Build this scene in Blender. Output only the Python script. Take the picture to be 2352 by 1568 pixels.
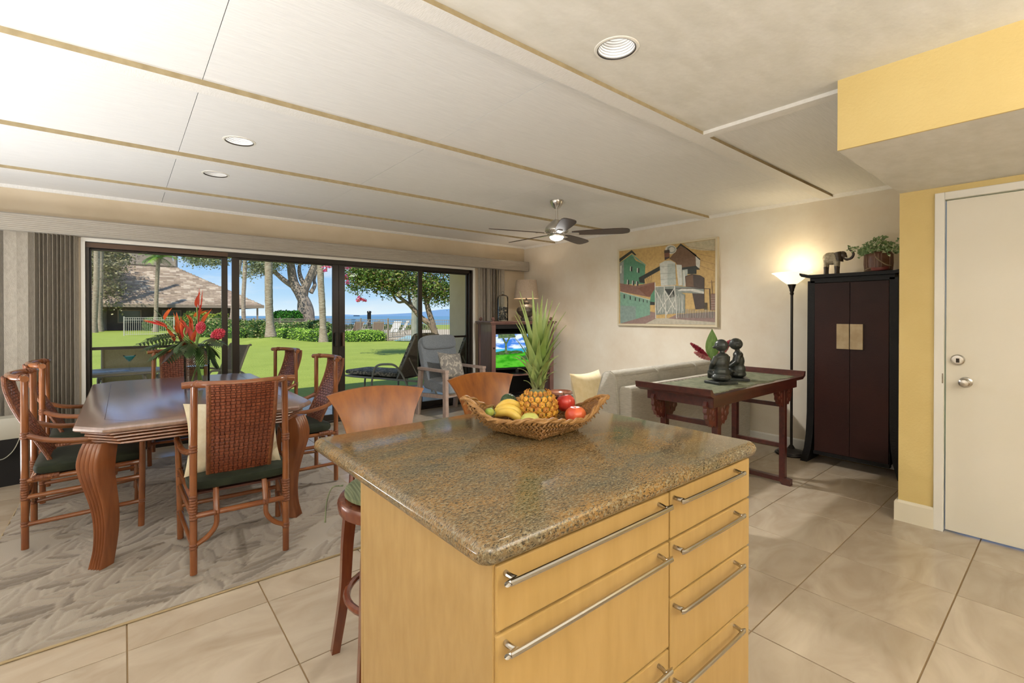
import bpy, bmesh, math, random
from mathutils import Vector, Matrix, noise as mnoise
random.seed(7)
PI = math.pi
for o in list(bpy.data.objects): bpy.data.objects.remove(o)
S = bpy.context.scene
C = S.collection

# ------------------------------------------------------------------ camera, world, sun, exposure
YAW, PITCH, FPX, CX, CY, EYE = 0.880145, -0.0059384, 1078.77, 1176.0, 730.63, 1.31
cd = bpy.data.cameras.new('camera'); cam = bpy.data.objects.new('camera', cd); C.objects.link(cam)
cam.location = (0, 0, EYE); cam.rotation_euler = (PI/2 + PITCH, 0, YAW - PI/2)
cd.sensor_width = 36; cd.lens = 36*FPX/2352; cd.shift_y = -(784 - CY)/2352; cd.clip_start = 0.05; cd.clip_end = 9000
S.camera = cam
S.view_settings.view_transform = 'Standard'; S.view_settings.look = 'None'
S.view_settings.gamma = 1; S.view_settings.use_curve_mapping = False
S.view_settings.exposure = 0.37

SKY = 0.95
w = bpy.data.worlds.new('world'); S.world = w; w.use_nodes = True
nt = w.node_tree; nt.nodes.clear()
def N(nt, t, **k):
    n = nt.nodes.new(t)
    for a, b in k.items(): setattr(n, a, b)
    return n
out = N(nt, 'ShaderNodeOutputWorld'); bg = N(nt, 'ShaderNodeBackground'); bg.inputs[1].default_value = SKY
tc = N(nt, 'ShaderNodeTexCoord'); sp = N(nt, 'ShaderNodeSeparateXYZ'); nt.links.new(tc.outputs['Generated'], sp.inputs[0])
cr = N(nt, 'ShaderNodeValToRGB'); nt.links.new(sp.outputs[2], cr.inputs[0])
e = cr.color_ramp.elements; e[0].position = 0.0; e[0].color = (0.70, 0.80, 0.88, 1); e[1].position = 0.6; e[1].color = (0.10, 0.25, 0.62, 1)
for p, c in ((0.04, (0.42, 0.62, 0.84, 1)), (0.12, (0.20, 0.42, 0.78, 1)), (0.25, (0.13, 0.32, 0.72, 1))):
    q = e.new(p); q.color = c
mp = N(nt, 'ShaderNodeMapping'); mp.inputs['Scale'].default_value = (2.2, 2.2, 9); nt.links.new(tc.outputs['Generated'], mp.inputs[0])
nz = N(nt, 'ShaderNodeTexNoise'); nz.inputs['Scale'].default_value = 2.6; nz.inputs['Detail'].default_value = 7; nz.inputs['Roughness'].default_value = 0.6
nt.links.new(mp.outputs[0], nz.inputs['Vector'])
mr = N(nt, 'ShaderNodeMapRange'); mr.inputs[1].default_value = 0.48; mr.inputs[2].default_value = 0.72; mr.inputs[4].default_value = 0.75
nt.links.new(nz.outputs[0], mr.inputs[0])
mx = N(nt, 'ShaderNodeMix', data_type='RGBA'); nt.links.new(mr.outputs[0], mx.inputs[0]); nt.links.new(cr.outputs[0], mx.inputs[6])
mx.inputs[7].default_value = (0.72, 0.76, 0.82, 1); nt.links.new(mx.outputs[2], bg.inputs[0]); nt.links.new(bg.outputs[0], out.inputs[0])

def sun_lamp(strength=4.3, elev=52, frm=(-0.72, -0.55)):
    l = bpy.data.lights.new('sun', 'SUN'); l.energy = strength; l.angle = 0.009; l.color = (1, 0.95, 0.86)
    o = bpy.data.objects.new('sun', l); C.objects.link(o)
    d = Vector((frm[0], frm[1], 0)).normalized()*math.cos(math.radians(elev)) + Vector((0, 0, math.sin(math.radians(elev))))
    o.rotation_euler = d.to_track_quat('Z', 'Y').to_euler(); o.location = (-10, -10, 20)
sun_lamp()

def area_lamp(name, loc, size, power, color, rot=(0, 0, 0), shape='DISK', spread=PI, sy=None):
    l = bpy.data.lights.new(name, 'AREA'); l.energy = power; l.size = size; l.shape = shape; l.color = color; l.spread = spread
    if sy: l.size_y = sy
    o = bpy.data.objects.new(name, l); C.objects.link(o); o.location = loc; o.rotation_euler = rot
    return o
def point_lamp(name, loc, power, color, r=0.05, parent=None):
    l = bpy.data.lights.new(name, 'POINT'); l.energy = power; l.shadow_soft_size = r; l.color = color
    o = bpy.data.objects.new(name, l); C.objects.link(o); o.location = loc
    if parent: o.parent = parent
    return o
WARM = (1, 0.88, 0.70); NEUT = (1, 0.98, 0.95); COOL = (0.96, 0.98, 1.0)
# unseen fill lights added behind and left of the camera to brighten ceiling and room
UP = (PI, 0, 0)
area_lamp('kitchen_fill_light', (-0.3, -1.3, 1.75), 1.2, 72, NEUT, UP)
area_lamp('kitchen_fill_light', (2.0, -1.6, 1.75), 1.2, 60, NEUT, UP)
area_lamp('dining_fill_light', (-1.3, 1.6, .7), 1.0, 56, COOL, UP)  # added fill with no fixture, aimed up at the dining ceiling
area_lamp('dining_fill_light', (-1.35, 4.1, 0.35), 1.0, 38, COOL, UP)

# ------------------------------------------------------------------ small library
def ray(u, v):
    F = Vector((math.cos(YAW)*math.cos(PITCH), math.sin(YAW)*math.cos(PITCH), math.sin(PITCH)))
    R = Vector((math.sin(YAW), -math.cos(YAW), 0)); U = R.cross(F)
    return F + R*((u-CX)/FPX) + U*((CY-v)/FPX)
def at(u, v, d): return Vector((0, 0, EYE)) + ray(u, v)*d          # a far point outdoors from its bearing and its distance
def gp(u, v, z):
    r = ray(u, v); return Vector((0, 0, EYE)) + r*((z-EYE)/r.z)

MATS = {}
def pm(name, base, rough=0.5, metal=0.0, col2=None, scale=8, stretch=(1, 1, 1), detail=4, contrast=(0.35, 0.65), bump=0, bscale=None, bstretch=None,
       coat=0, spec=0.5, coords='Object', sheen=0, rand=0, trans=0, emit=None, estr=0, nrough=0.55, distort=0, bdist=0.01):
    if name in MATS: return MATS[name]
    m = bpy.data.materials.new(name); m.use_nodes = True; t = m.node_tree; b = t.nodes['Principled BSDF']
    b.inputs['Base Color'].default_value = (*base, 1); b.inputs['Roughness'].default_value = rough; b.inputs['Metallic'].default_value = metal
    b.inputs['Coat Weight'].default_value = coat; b.inputs['Coat Roughness'].default_value = 0.06; b.inputs['Specular IOR Level'].default_value = spec
    b.inputs['Sheen Weight'].default_value = sheen
    b.inputs['Transmission Weight'].default_value = trans
    if emit: b.inputs['Emission Color'].default_value = (*emit, 1); b.inputs['Emission Strength'].default_value = estr
    co = None
    if col2 or bump or rand:
        tcn = N(t, 'ShaderNodeTexCoord')
        if coords == 'World': g = N(t, 'ShaderNodeNewGeometry'); co = g.outputs['Position']
        else: co = tcn.outputs['Object']
    src = None
    if col2:
        mpn = N(t, 'ShaderNodeMapping'); mpn.inputs['Scale'].default_value = stretch; t.links.new(co, mpn.inputs[0])
        if rand:
            oi = N(t, 'ShaderNodeObjectInfo'); t.links.new(oi.outputs['Random'], mpn.inputs['Location'])
        n = N(t, 'ShaderNodeTexNoise'); n.inputs['Scale'].default_value = scale; n.inputs['Detail'].default_value = detail; n.inputs['Roughness'].default_value = nrough
        n.inputs['Distortion'].default_value = distort
        t.links.new(mpn.outputs[0], n.inputs['Vector'])
        r = N(t, 'ShaderNodeMapRange'); r.inputs[1].default_value = contrast[0]; r.inputs[2].default_value = contrast[1]; t.links.new(n.outputs[0], r.inputs[0])
        x = N(t, 'ShaderNodeMix', data_type='RGBA'); x.inputs[6].default_value = (*base, 1); x.inputs[7].default_value = (*col2, 1)
        t.links.new(r.outputs[0], x.inputs[0]); src = x.outputs[2]
    if rand:
        oi = N(t, 'ShaderNodeObjectInfo'); rr = N(t, 'ShaderNodeMapRange'); rr.inputs[3].default_value = 1-rand; rr.inputs[4].default_value = 1+rand
        t.links.new(oi.outputs['Random'], rr.inputs[0])
        hv = N(t, 'ShaderNodeHueSaturation')
        if src: t.links.new(src, hv.inputs['Color'])
        else: hv.inputs['Color'].default_value = (*base, 1)
        t.links.new(rr.outputs[0], hv.inputs['Value']); src = hv.outputs[0]
    if src: t.links.new(src, b.inputs['Base Color'])
    if bump:
        mpn = N(t, 'ShaderNodeMapping'); mpn.inputs['Scale'].default_value = bstretch or stretch; t.links.new(co, mpn.inputs[0])
        n2 = N(t, 'ShaderNodeTexNoise'); n2.inputs['Scale'].default_value = bscale or scale; n2.inputs['Detail'].default_value = 3; t.links.new(mpn.outputs[0], n2.inputs['Vector'])
        bn = N(t, 'ShaderNodeBump'); bn.inputs['Strength'].default_value = bump; bn.inputs['Distance'].default_value = bdist
        t.links.new(n2.outputs[0], bn.inputs['Height']); t.links.new(bn.outputs[0], b.inputs['Normal'])
    MATS[name] = m; return m

class G:
    """collects polygons; .obj() links them as one mesh object"""
    def __init__(s): s.v = []; s.f = []; s.m = []; s.cm = 0
    def add(s, vs, fs):
        k = len(s.v); s.v += [tuple(p) for p in vs]; s.f += [tuple(i+k for i in f) for f in fs]; s.m += [s.cm]*len(fs); return s
    def mat(s, i): s.cm = i; return s
    def box(s, x0, x1, y0, y1, z0, z1, M=None):
        vs = [Vector((x, y, z)) for z in (z0, z1) for y in (y0, y1) for x in (x0, x1)]
        if M: vs = [M @ p for p in vs]
        return s.add(vs, [(0, 2, 3, 1), (4, 5, 7, 6), (0, 1, 5, 4), (2, 6, 7, 3), (0, 4, 6, 2), (1, 3, 7, 5)])
    def bbox(s, x0, x1, y0, y1, z0, z1, b=0.004, M=None):
        b = min(b, (x1-x0)*.45, (y1-y0)*.45, (z1-z0)*.45)
        bm = bmesh.new(); bmesh.ops.create_cube(bm, size=1)
        for q in bm.verts: q.co = Vector(((x0+x1)/2+q.co.x*(x1-x0), (y0+y1)/2+q.co.y*(y1-y0), (z0+z1)/2+q.co.z*(z1-z0)))
        bmesh.ops.bevel(bm, geom=bm.edges[:], offset=b, segments=2, affect='EDGES', profile=0.5)
        bm.verts.index_update(); vs = [M @ q.co if M else q.co.copy() for q in bm.verts]; fs = [tuple(q.index for q in f.verts) for f in bm.faces]; bm.free()
        return s.add(vs, fs)
    def tube(s, pts, r, n=8, caps=True, flat=None, up=None):
        pts = [Vector(p) for p in pts]; L = len(pts); rs = r if isinstance(r, (list, tuple)) else [r]*L
        T = []
        for i in range(L):
            a = pts[max(i-1, 0)]; b = pts[min(i+1, L-1)]; d = (b-a); T.append(d.normalized() if d.length > 1e-9 else Vector((0, 0, 1)))
        ref = Vector(up) if up else (Vector((0, 0, 1)) if abs(T[0].z) < 0.9 else Vector((1, 0, 0)))
        u = T[0].cross(ref).normalized(); vs = []; fs = []
        for i in range(L):
            u = (u - T[i]*u.dot(T[i])).normalized(); w_ = T[i].cross(u)
            for k in range(n):
                a = 2*PI*k/n; fl = flat or 1
                vs.append(pts[i] + u*(math.cos(a)*rs[i]) + w_*(math.sin(a)*rs[i]*fl))
        for i in range(L-1):
            for k in range(n): fs.append((i*n+k, i*n+(k+1) % n, (i+1)*n+(k+1) % n, (i+1)*n+k))
        if caps: fs.append(tuple(range(n-1, -1, -1))); fs.append(tuple((L-1)*n+k for k in range(n)))
        return s.add(vs, fs)
    def cyl(s, a, b, r, r2=None, n=12): return s.tube([a, b], [r, r if r2 is None else r2], n)
    def lathe(s, prof, c=(0, 0, 0), n=24, M=None, caps=True):
        vs = []; fs = []; c = Vector(c); L = len(prof)
        for r, z in prof:
            for k in range(n):
                a = 2*PI*k/n; p = Vector((r*math.cos(a), r*math.sin(a), z)); p = M @ p if M else p
                vs.append(c + p)
        for i in range(L-1):
            for k in range(n): fs.append((i*n+k, i*n+(k+1) % n, (i+1)*n+(k+1) % n, (i+1)*n+k))
        if caps:
            if prof[0][0] > 1e-5: fs.append(tuple(range(n-1, -1, -1)))
            if prof[-1][0] > 1e-5: fs.append(tuple((L-1)*n+k for k in range(n)))
        return s.add(vs, fs)
    def ell(s, c, r, M=None, n=14, m=8):
        prof = [(math.sin(PI*i/m), -math.cos(PI*i/m)) for i in range(m+1)]; vs = []; fs = []; c = Vector(c)
        for a_, z in prof:
            for k in range(n):
                a = 2*PI*k/n; p = Vector((r[0]*a_*math.cos(a), r[1]*a_*math.sin(a), r[2]*z)); vs.append(c + (M @ p if M else p))
        for i in range(m):
            for k in range(n): fs.append((i*n+k, i*n+(k+1) % n, (i+1)*n+(k+1) % n, (i+1)*n+k))
        return s.add(vs, fs)
    def prism(s, poly, a, b, axis='z', M=None):
        """poly in the other two axes, extruded from a to b"""
        def P(p, t): return Vector((p[0], p[1], t)) if axis == 'z' else Vector((p[0], t, p[1])) if axis == 'y' else Vector((t, p[0], p[1]))
        n = len(poly); vs = [P(p, a) for p in poly] + [P(p, b) for p in poly]
        if M: vs = [M @ q for q in vs]
        fs = [tuple(range(n-1, -1, -1)), tuple(range(n, 2*n))] + [(i, (i+1) % n, n+(i+1) % n, n+i) for i in range(n)]
        return s.add(vs, fs)
    def loft(s, rings, closed=True, caps=True):
        n = len(rings[0]); vs = [p for r in rings for p in r]; fs = []
        for i in range(len(rings)-1):
            for k in range(n if closed else n-1): fs.append((i*n+k, i*n+(k+1) % n, (i+1)*n+(k+1) % n, (i+1)*n+k))
        if caps and closed: fs.append(tuple(range(n-1, -1, -1))); fs.append(tuple((len(rings)-1)*n+k for k in range(n)))
        return s.add(vs, fs)
    def cushion(s, c, sz, e1=0.6, e2=0.3, n=32, m=12, M=None):
        f = lambda a, e: math.copysign(abs(a)**e, a)
        vs = []; fs = []; c = Vector(c)
        for i in range(m+1):
            ph = -PI/2 + PI*i/m
            for k in range(n):
                th = 2*PI*k/n
                p = Vector((sz[0]/2*f(math.cos(ph), e1)*f(math.cos(th), e2), sz[1]/2*f(math.cos(ph), e1)*f(math.sin(th), e2), sz[2]/2*f(math.sin(ph), e1)))
                vs.append(c + (M @ p if M else p))
        for i in range(m):
            for k in range(n): fs.append((i*n+k, i*n+(k+1) % n, (i+1)*n+(k+1) % n, (i+1)*n+k))
        return s.add(vs, fs)
    def pillow(s, c, w_, h, t, M=None, n=14):
        vs = []; fs = []; c = Vector(c)
        for sd in (1, -1):
            k0 = len(vs)
            for i in range(n+1):
                for j in range(n+1):
                    u = 2*i/n-1; v = 2*j/n-1
                    pin = 1-0.08*(1-abs(u)**3)*0 - 0.10*(1-u*u)*v*v - 0.0
                    pin2 = 1-0.10*(1-v*v)*u*u
                    p = Vector((u*w_/2*pin2, v*h/2*pin, sd*t/2*((1-u**4)*(1-v**4))**0.6))
                    vs.append(c + (M @ p if M else p))
            for i in range(n):
                for j in range(n):
                    a = k0+i*(n+1)+j; q = (a, a+n+1, a+n+2, a+1); fs.append(q if sd > 0 else q[::-1])
        return s.add(vs, fs)
    def blades(s, cnt, gen, size, asp=0.5, nm=1, rnd=random):
        """cnt leaf quads at gen() -> (point, normal-ish) """
        for _ in range(cnt):
            p, d = gen(); d = Vector(d)
            a = Vector((rnd.gauss(0, 1), rnd.gauss(0, 1), rnd.gauss(0, 0.7))); a = (a - d*0.3*a.dot(d)).normalized()
            b = a.cross(Vector((rnd.gauss(0, 1), rnd.gauss(0, 1), rnd.gauss(0, 1)))).normalized()
            L = size*rnd.uniform(0.6, 1.3); W = L*asp
            s.cm = rnd.randrange(nm)
            p = Vector(p); k = len(s.v)
            s.v += [tuple(p), tuple(p + a*L*.5 + b*W*.5), tuple(p + a*L), tuple(p + a*L*.5 - b*W*.5)]
            s.f.append((k, k+1, k+2, k+3)); s.m.append(s.cm)
        return s
    def mesh(s, name, mats, smooth=False, ang=None):
        me = bpy.data.meshes.new(name); me.from_pydata(s.v, [], s.f); me.update()
        for q in (mats if isinstance(mats, (list, tuple)) else [mats]): me.materials.append(q)
        me.polygons.foreach_set('material_index', s.m)
        if smooth: me.polygons.foreach_set('use_smooth', [True]*len(me.polygons))
        if smooth and ang: me.set_sharp_from_angle(angle=math.radians(ang))
        return me
    def obj(s, name, mats, parent=None, smooth=False, ang=35, label=None, kind=None, merge=False):
        me = s.mesh(name, mats, smooth, ang)
        if merge:
            bm = bmesh.new(); bm.from_mesh(me); bmesh.ops.remove_doubles(bm, verts=bm.verts[:], dist=1e-5); bm.to_mesh(me); bm.free()
        o = bpy.data.objects.new(name, me); C.objects.link(o)
        if parent: o.parent = parent
        if label: o['label'] = label
        if kind: o['kind'] = kind
        return o
def thing(name, label, cat, loc=(0, 0, 0), rz=0, group=None):
    o = bpy.data.objects.new(name, None); C.objects.link(o); o.location = loc; o.rotation_euler = (0, 0, rz)
    o['label'] = label; o['category'] = cat
    if group: o['group'] = group
    return o
def tag(o, label, cat, group=None):
    o['label'] = label; o['category'] = cat
    if group: o['group'] = group
    return o
def struct(o, label=None):
    o['kind'] = 'structure'
    if label: o['label'] = label
    return o
def copy_tree(o, parent=None):
    c = o.copy(); C.objects.link(c)
    if parent: c.parent = parent
    for ch in o.children: copy_tree(ch, c)
    return c
def blob(name, mat_, build, parent, voxel=0.004, smooth_it=3, label=None):
    """ellipsoids and tubes fused into one continuous skin"""
    g = G(); build(g); me = g.mesh('tmp', mat_); o = bpy.data.objects.new('tmp', me); C.objects.link(o)
    r = o.modifiers.new('r', 'REMESH'); r.mode = 'VOXEL'; r.voxel_size = voxel
    sm = o.modifiers.new('s', 'SMOOTH'); sm.iterations = smooth_it; sm.factor = 0.6
    dg = bpy.context.evaluated_depsgraph_get(); dg.update()
    nm = bpy.data.meshes.new_from_object(o.evaluated_get(dg)); nm.name = name
    nm.materials.clear(); nm.materials.append(mat_); nm.polygons.foreach_set('use_smooth', [True]*len(nm.polygons))
    bpy.data.objects.remove(o); bpy.data.meshes.remove(me)
    q = bpy.data.objects.new(name, nm); C.objects.link(q); q.parent = parent
    if label: q['label'] = label
    return q
def RZ(a): return Matrix.Rotation(a, 3, 'Z')
def RX(a): return Matrix.Rotation(a, 3, 'X')
def RY(a): return Matrix.Rotation(a, 3, 'Y')
def T4(loc, R=None):
    return Matrix.Translation(Vector(loc)) @ (R.to_4x4() if R else Matrix.Identity(4))
def smooth_path(pts, n=8):
    """Catmull-Rom through the points"""
    P = [Vector(p) for p in pts]; P = [P[0]*2-P[1]] + P + [P[-1]*2-P[-2]]; o = []
    for i in range(1, len(P)-2):
        for k in range(n):
            t = k/n; a, b, c, d = P[i-1], P[i], P[i+1], P[i+2]
            o.append(0.5*((2*b) + (c-a)*t + (2*a-5*b+4*c-d)*t*t + (3*b-a-3*c+d)*t**3))
    o.append(P[-2]); return o
# ------------------------------------------------------------------ materials of the room
M_tile = pm('floor_tile', (0.40, 0.32, 0.235), 0.22, col2=(0.53, 0.45, 0.35), scale=2.2, stretch=(1, 2.2, 1), detail=8, coords='World', rand=0.05, spec=0.5, distort=1.2, contrast=(0.3, 0.7))
M_grout = pm('grout', (0.30, 0.20, 0.10), 0.9)
M_wall = pm('plaster_cream', (0.66, 0.57, 0.45), 0.7, col2=(0.78, 0.74, 0.65), scale=1.1, detail=6, coords='World', contrast=(0.3, 0.7), bump=0.15, bscale=14, nrough=0.65)
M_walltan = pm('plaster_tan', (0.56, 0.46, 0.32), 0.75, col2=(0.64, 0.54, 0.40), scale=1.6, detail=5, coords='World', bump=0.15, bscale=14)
M_yellow = pm('paint_yellow', (0.66, 0.50, 0.20), 0.55, bump=0.12, bscale=90, coords='World', col2=(0.69, 0.535, 0.225), scale=3)
M_plaster = pm('ceiling_plaster', (0.68, 0.665, 0.60), 0.8, col2=(0.75, 0.735, 0.68), scale=6, stretch=(1, 2, 1), detail=6, coords='World', bump=0.35, bscale=9, bstretch=(1, 1.8, 1))
M_panel = pm('ceiling_panel', (0.72, 0.72, 0.71), 0.62, col2=(0.80, 0.80, 0.79), scale=22, stretch=(0.35, 9, 1), detail=4, coords='World', bump=0.5, bscale=30, bstretch=(0.6, 9, 1), contrast=(0.3, 0.7), bdist=0.004)
M_trim = pm('white_trim', (0.74, 0.73, 0.70), 0.55, col2=(0.80, 0.79, 0.77), scale=30, stretch=(5, 1, 1), coords='World', bump=0.3, bscale=40, bstretch=(6, 1, 1), bdist=0.003)
M_white = pm('white_paint', (0.80, 0.78, 0.72), 0.4, coords='World', col2=(0.76, 0.74, 0.68), scale=2)
M_door = pm('door_paint', (0.74, 0.70, 0.60), 0.35, col2=(0.77, 0.73, 0.64), scale=1.5, coords='World')
M_base = pm('baseboard_paint', (0.76, 0.70, 0.56), 0.4)
M_base2 = pm('baseboard_white', (0.80, 0.80, 0.78), 0.4)
M_bronze = pm('dark_bronze_frame', (0.020, 0.014, 0.010), 0.35, metal=0.3)
M_brown = pm('brown_frame', (0.09, 0.045, 0.022), 0.45)
M_nickel = pm('brushed_nickel', (0.62, 0.60, 0.57), 0.28, metal=1)
M_chrome = pm('satin_steel', (0.50, 0.48, 0.45), 0.22, metal=1)
def glass_mat(name, tint=(1, 1, 1), ior=1.45, rough=0.0):
    m = bpy.data.materials.new(name); m.use_nodes = True; t = m.node_tree; t.nodes.clear()
    o = N(t, 'ShaderNodeOutputMaterial'); a = N(t, 'ShaderNodeBsdfTransparent'); a.inputs[0].default_value = (*tint, 1)
    b = N(t, 'ShaderNodeBsdfGlossy'); b.inputs['Roughness'].default_value = rough; f = N(t, 'ShaderNodeFresnel'); f.inputs[0].default_value = ior
    x = N(t, 'ShaderNodeMixShader'); t.links.new(f.outputs[0], x.inputs[0]); t.links.new(a.outputs[0], x.inputs[1]); t.links.new(b.outputs[0], x.inputs[2]); t.links.new(x.outputs[0], o.inputs[0])
    return m
M_glass = glass_mat('window_glass', (0.97, 0.985, 0.97), 1.17)

WX, WY, CZ = 5.05, 5.80, 2.42         # right wall, window wall, ceiling
LX, BY = -1.9, -2.2                   # left wall, back wall
EX, EY = 3.83, 0.74                   # entry closet wall
HX0, HX1, HZ = -0.27, 4.03, 2.0       # window opening

# ------------------------------------------------------------------ floor: every tile a part
fl = struct(G().box(LX-.1, WX+.1, BY-.1, WY+.12, -0.1, -0.004).obj('floor', M_grout))
tm = G().bbox(-0.2475, 0.2475, -0.2475, 0.2475, -0.012, 0, 0.0015).mesh('tile', M_tile)
x = -1.755
X0 = 0.005 - 4*0.5
k = 0
for i in range(15):
    for j in range(17):
        cx_ = X0 + (i+.5)*0.5 - 0.0; cy_ = -0.135 - 2.0 + (j-.5)*0.5 + 0.0
        if cx_ > WX+.2 or cy_ > WY+.1: continue
        if cx_ > EX+0.2 and cy_ < EY-0.3: continue
        if cy_ < -0.8 or (cx_ < -1.3 and cy_ < 1): continue
        t = bpy.data.objects.new('tile', tm); C.objects.link(t); t.parent = fl; t.location = (cx_, cy_, 0); k += 1
# ------------------------------------------------------------------ walls
def wall(name, mat_, *boxes, label=None):
    g = G()
    for b in boxes: g.box(*b)
    return struct(g.obj(name, mat_))
wall('wall_right', M_wall, (WX, WX+.15, EY-.1, WY+.15, 0, CZ+.18))
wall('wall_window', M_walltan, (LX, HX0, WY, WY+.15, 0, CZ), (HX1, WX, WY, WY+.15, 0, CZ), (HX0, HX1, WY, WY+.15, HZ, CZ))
wall('wall_left', M_wall, (LX-.15, LX, BY-.15, WY+.15, 0, CZ+.18))
wall('wall_back', M_wall, (LX, EX+.15, BY-.15, BY, 0, CZ+.18))
wall('wall_entry', M_yellow, (EX, EX+.12, 0.567, EY, 0, CZ+.12), (EX, EX+.12, BY, -0.42, 0, CZ), (EX, EX+.12, -0.42, 0.567, 2.05, CZ))
wall('wall_closet', M_yellow, (EX+.12, WX, EY-.12, EY, 0, CZ))
# soffit over the entry
g = G(); g.mat(0).box(2.606, 2.618, BY, 0.736, 2.089, CZ+.02); g.mat(1).box(2.618, EX, BY, 0.736, 2.089, 2.105)
g.mat(2).box(2.618, EX, 0.720, 0.736, 2.105, CZ+.02)
struct(g.obj('wall_soffit', [M_yellow, M_plaster, M_wall]))
# baseboards
struct(G().prism([(0, 0), (-.016, 0), (-.016, .10), (-.010, .112), (0, .112)], 0.74, WY, 'y', T4((WX, 0, 0))).obj('baseboard_right', M_base2))
bb = G(); bb.prism([(0, 0), (-.018, 0), (-.018, .118), (-.010, .132), (0, .132)], 0.567, EY, 'y', T4((EX, 0, 0)))
bb.prism([(0, 0), (.018, 0), (.018, .118), (.010, .132), (0, .132)], EX-.018, WX-.016, 'x', T4((0, EY, 0)))
struct(bb.obj('baseboard_entry', M_base))
# ------------------------------------------------------------------ door
dr = struct(G().bbox(EX+.012, EX+.05, -0.39, 0.518, 0.012, 2.003, .002).obj('door_1', M_door))
cs = G()
cs.bbox(EX-.016, EX+.06, 0.524, 0.569, 0, 2.052, .003); cs.bbox(EX-.016, EX+.06, -0.44, -0.395, 0, 2.052, .003); cs.bbox(EX-.0161, EX+.06, -0.395, 0.524, 2.008, 2.052, .003)
cs.obj('door_casing', M_white, dr)
kn = G().lathe([(0.0, 0), (.030, 0), (.031, .004), (.026, .008), (.012, .010), (.011, .030), (.022, .036), (.0275, .048), (.0265, .060), (.018, .068), (0, .070)], n=24, M=RY(-PI/2), c=(EX+.012, 0.43, 0.915))
kn.obj('door_knob', M_nickel, dr, smooth=True)
db = G().lathe([(0, 0), (.032, 0), (.032, .012), (.026, .018), (.020, .019), (.020, .024), (0, .024)], n=24, M=RY(-PI/2), c=(EX+.012, 0.465, 1.045))
db = db.obj('deadbolt', M_nickel, dr, smooth=True)
G().bbox(EX-.016, EX-.013, 0.4555, 0.4575+.013, 1.030, 1.055, .0005).obj('key_slot', M_bronze, db)
G().bbox(EX-.017, EX-.012, 0.526, 0.532, 0.90, 0.96, .001).obj('strike_plate', M_chrome, dr)
# ------------------------------------------------------------------ ceiling
cl = struct(G().box(LX, WX, BY, WY, CZ+.10, CZ+.18).obj('ceiling', M_trim))
def holed(x0, x1, y0, y1, z0, z1, holes):
    bm = bmesh.new(); vs = [bm.verts.new(p) for p in ((x0, y0, z0), (x1, y0, z0), (x1, y1, z0), (x0, y1, z0))]
    ed = [bm.edges.new((vs[i], vs[(i+1) % 4])) for i in range(4)]
    for hx, hy, r in holes:
        c = [bm.verts.new((hx+r*math.cos(2*PI*k/40), hy+r*math.sin(2*PI*k/40), z0)) for k in range(40)]
        ed += [bm.edges.new((c[i], c[(i+1) % 40])) for i in range(40)]
    bmesh.ops.triangle_fill(bm, use_beauty=True, use_dissolve=False, edges=ed)
    bmesh.ops.recalc_face_normals(bm, faces=bm.faces[:])
    r = bmesh.ops.extrude_face_region(bm, geom=bm.faces[:]); 
    for q in r['geom']:
        if isinstance(q, bmesh.types.BMVert): q.co.z = z1
    bm.verts.index_update(); g = G(); g.add([q.co.copy() for q in bm.verts], [tuple(q.index for q in f.verts) for f in bm.faces]); bm.free(); return g
LIGHTS = [(1.585, 1.235, .078), (0.572, 3.42, .080), (0.56, 4.335, .080)]
holed(LX, 2.70, BY, 1.455, CZ, CZ+.02, [LIGHTS[0]]).obj('plaster_panel', M_plaster, cl)
seams = [LX, -0.97, 0.29, 1.55, 2.81, 4.07, WX]
rows = [(1.50, 2.64), (2.64, 3.90), (3.90, 5.03), (5.03, WY)]
for (y0, y1) in rows:
    for i in range(len(seams)-1):
        a, b = seams[i], seams[i+1]; h = [q for q in LIGHTS if a < q[0] < b and y0 < q[1] < y1]
        holed(a+.0015, b-.0015, y0, y1, CZ, CZ+.018, h).obj('ceiling_panel', M_panel, cl)
for a, b in ((2.70, 4.07), (4.07, WX)): holed(a+.0015, b-.0015, EY, 1.50, CZ, CZ+.018, []).obj('ceiling_panel', M_panel, cl)
M_edge = pm('shaded_board_edge', (0.34, 0.27, 0.15), 0.7, col2=(.42, .34, .20), scale=20, coords='World')  # shade on the -Y board sides, put into the colour as a darker tan
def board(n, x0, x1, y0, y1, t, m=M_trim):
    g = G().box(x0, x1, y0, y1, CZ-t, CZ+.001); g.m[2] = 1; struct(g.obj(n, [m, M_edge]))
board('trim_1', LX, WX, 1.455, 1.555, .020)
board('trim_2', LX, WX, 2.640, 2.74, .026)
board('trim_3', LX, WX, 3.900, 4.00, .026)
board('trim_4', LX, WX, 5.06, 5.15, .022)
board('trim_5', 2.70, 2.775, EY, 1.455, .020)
struct(G().prism([(WY, CZ), (WY-.03, CZ), (WY-.03, CZ-.008), (WY-.012, CZ-.022), (WY, CZ-.026)], LX, WX, 'x').obj('trim_6', M_trim))
struct(G().prism([(WX, CZ), (WX-.028, CZ), (WX-.022, CZ-.012), (WX-.012, CZ-.03), (WX, CZ-.032)], EY, WY, 'y').obj('trim_7', M_trim))
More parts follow.
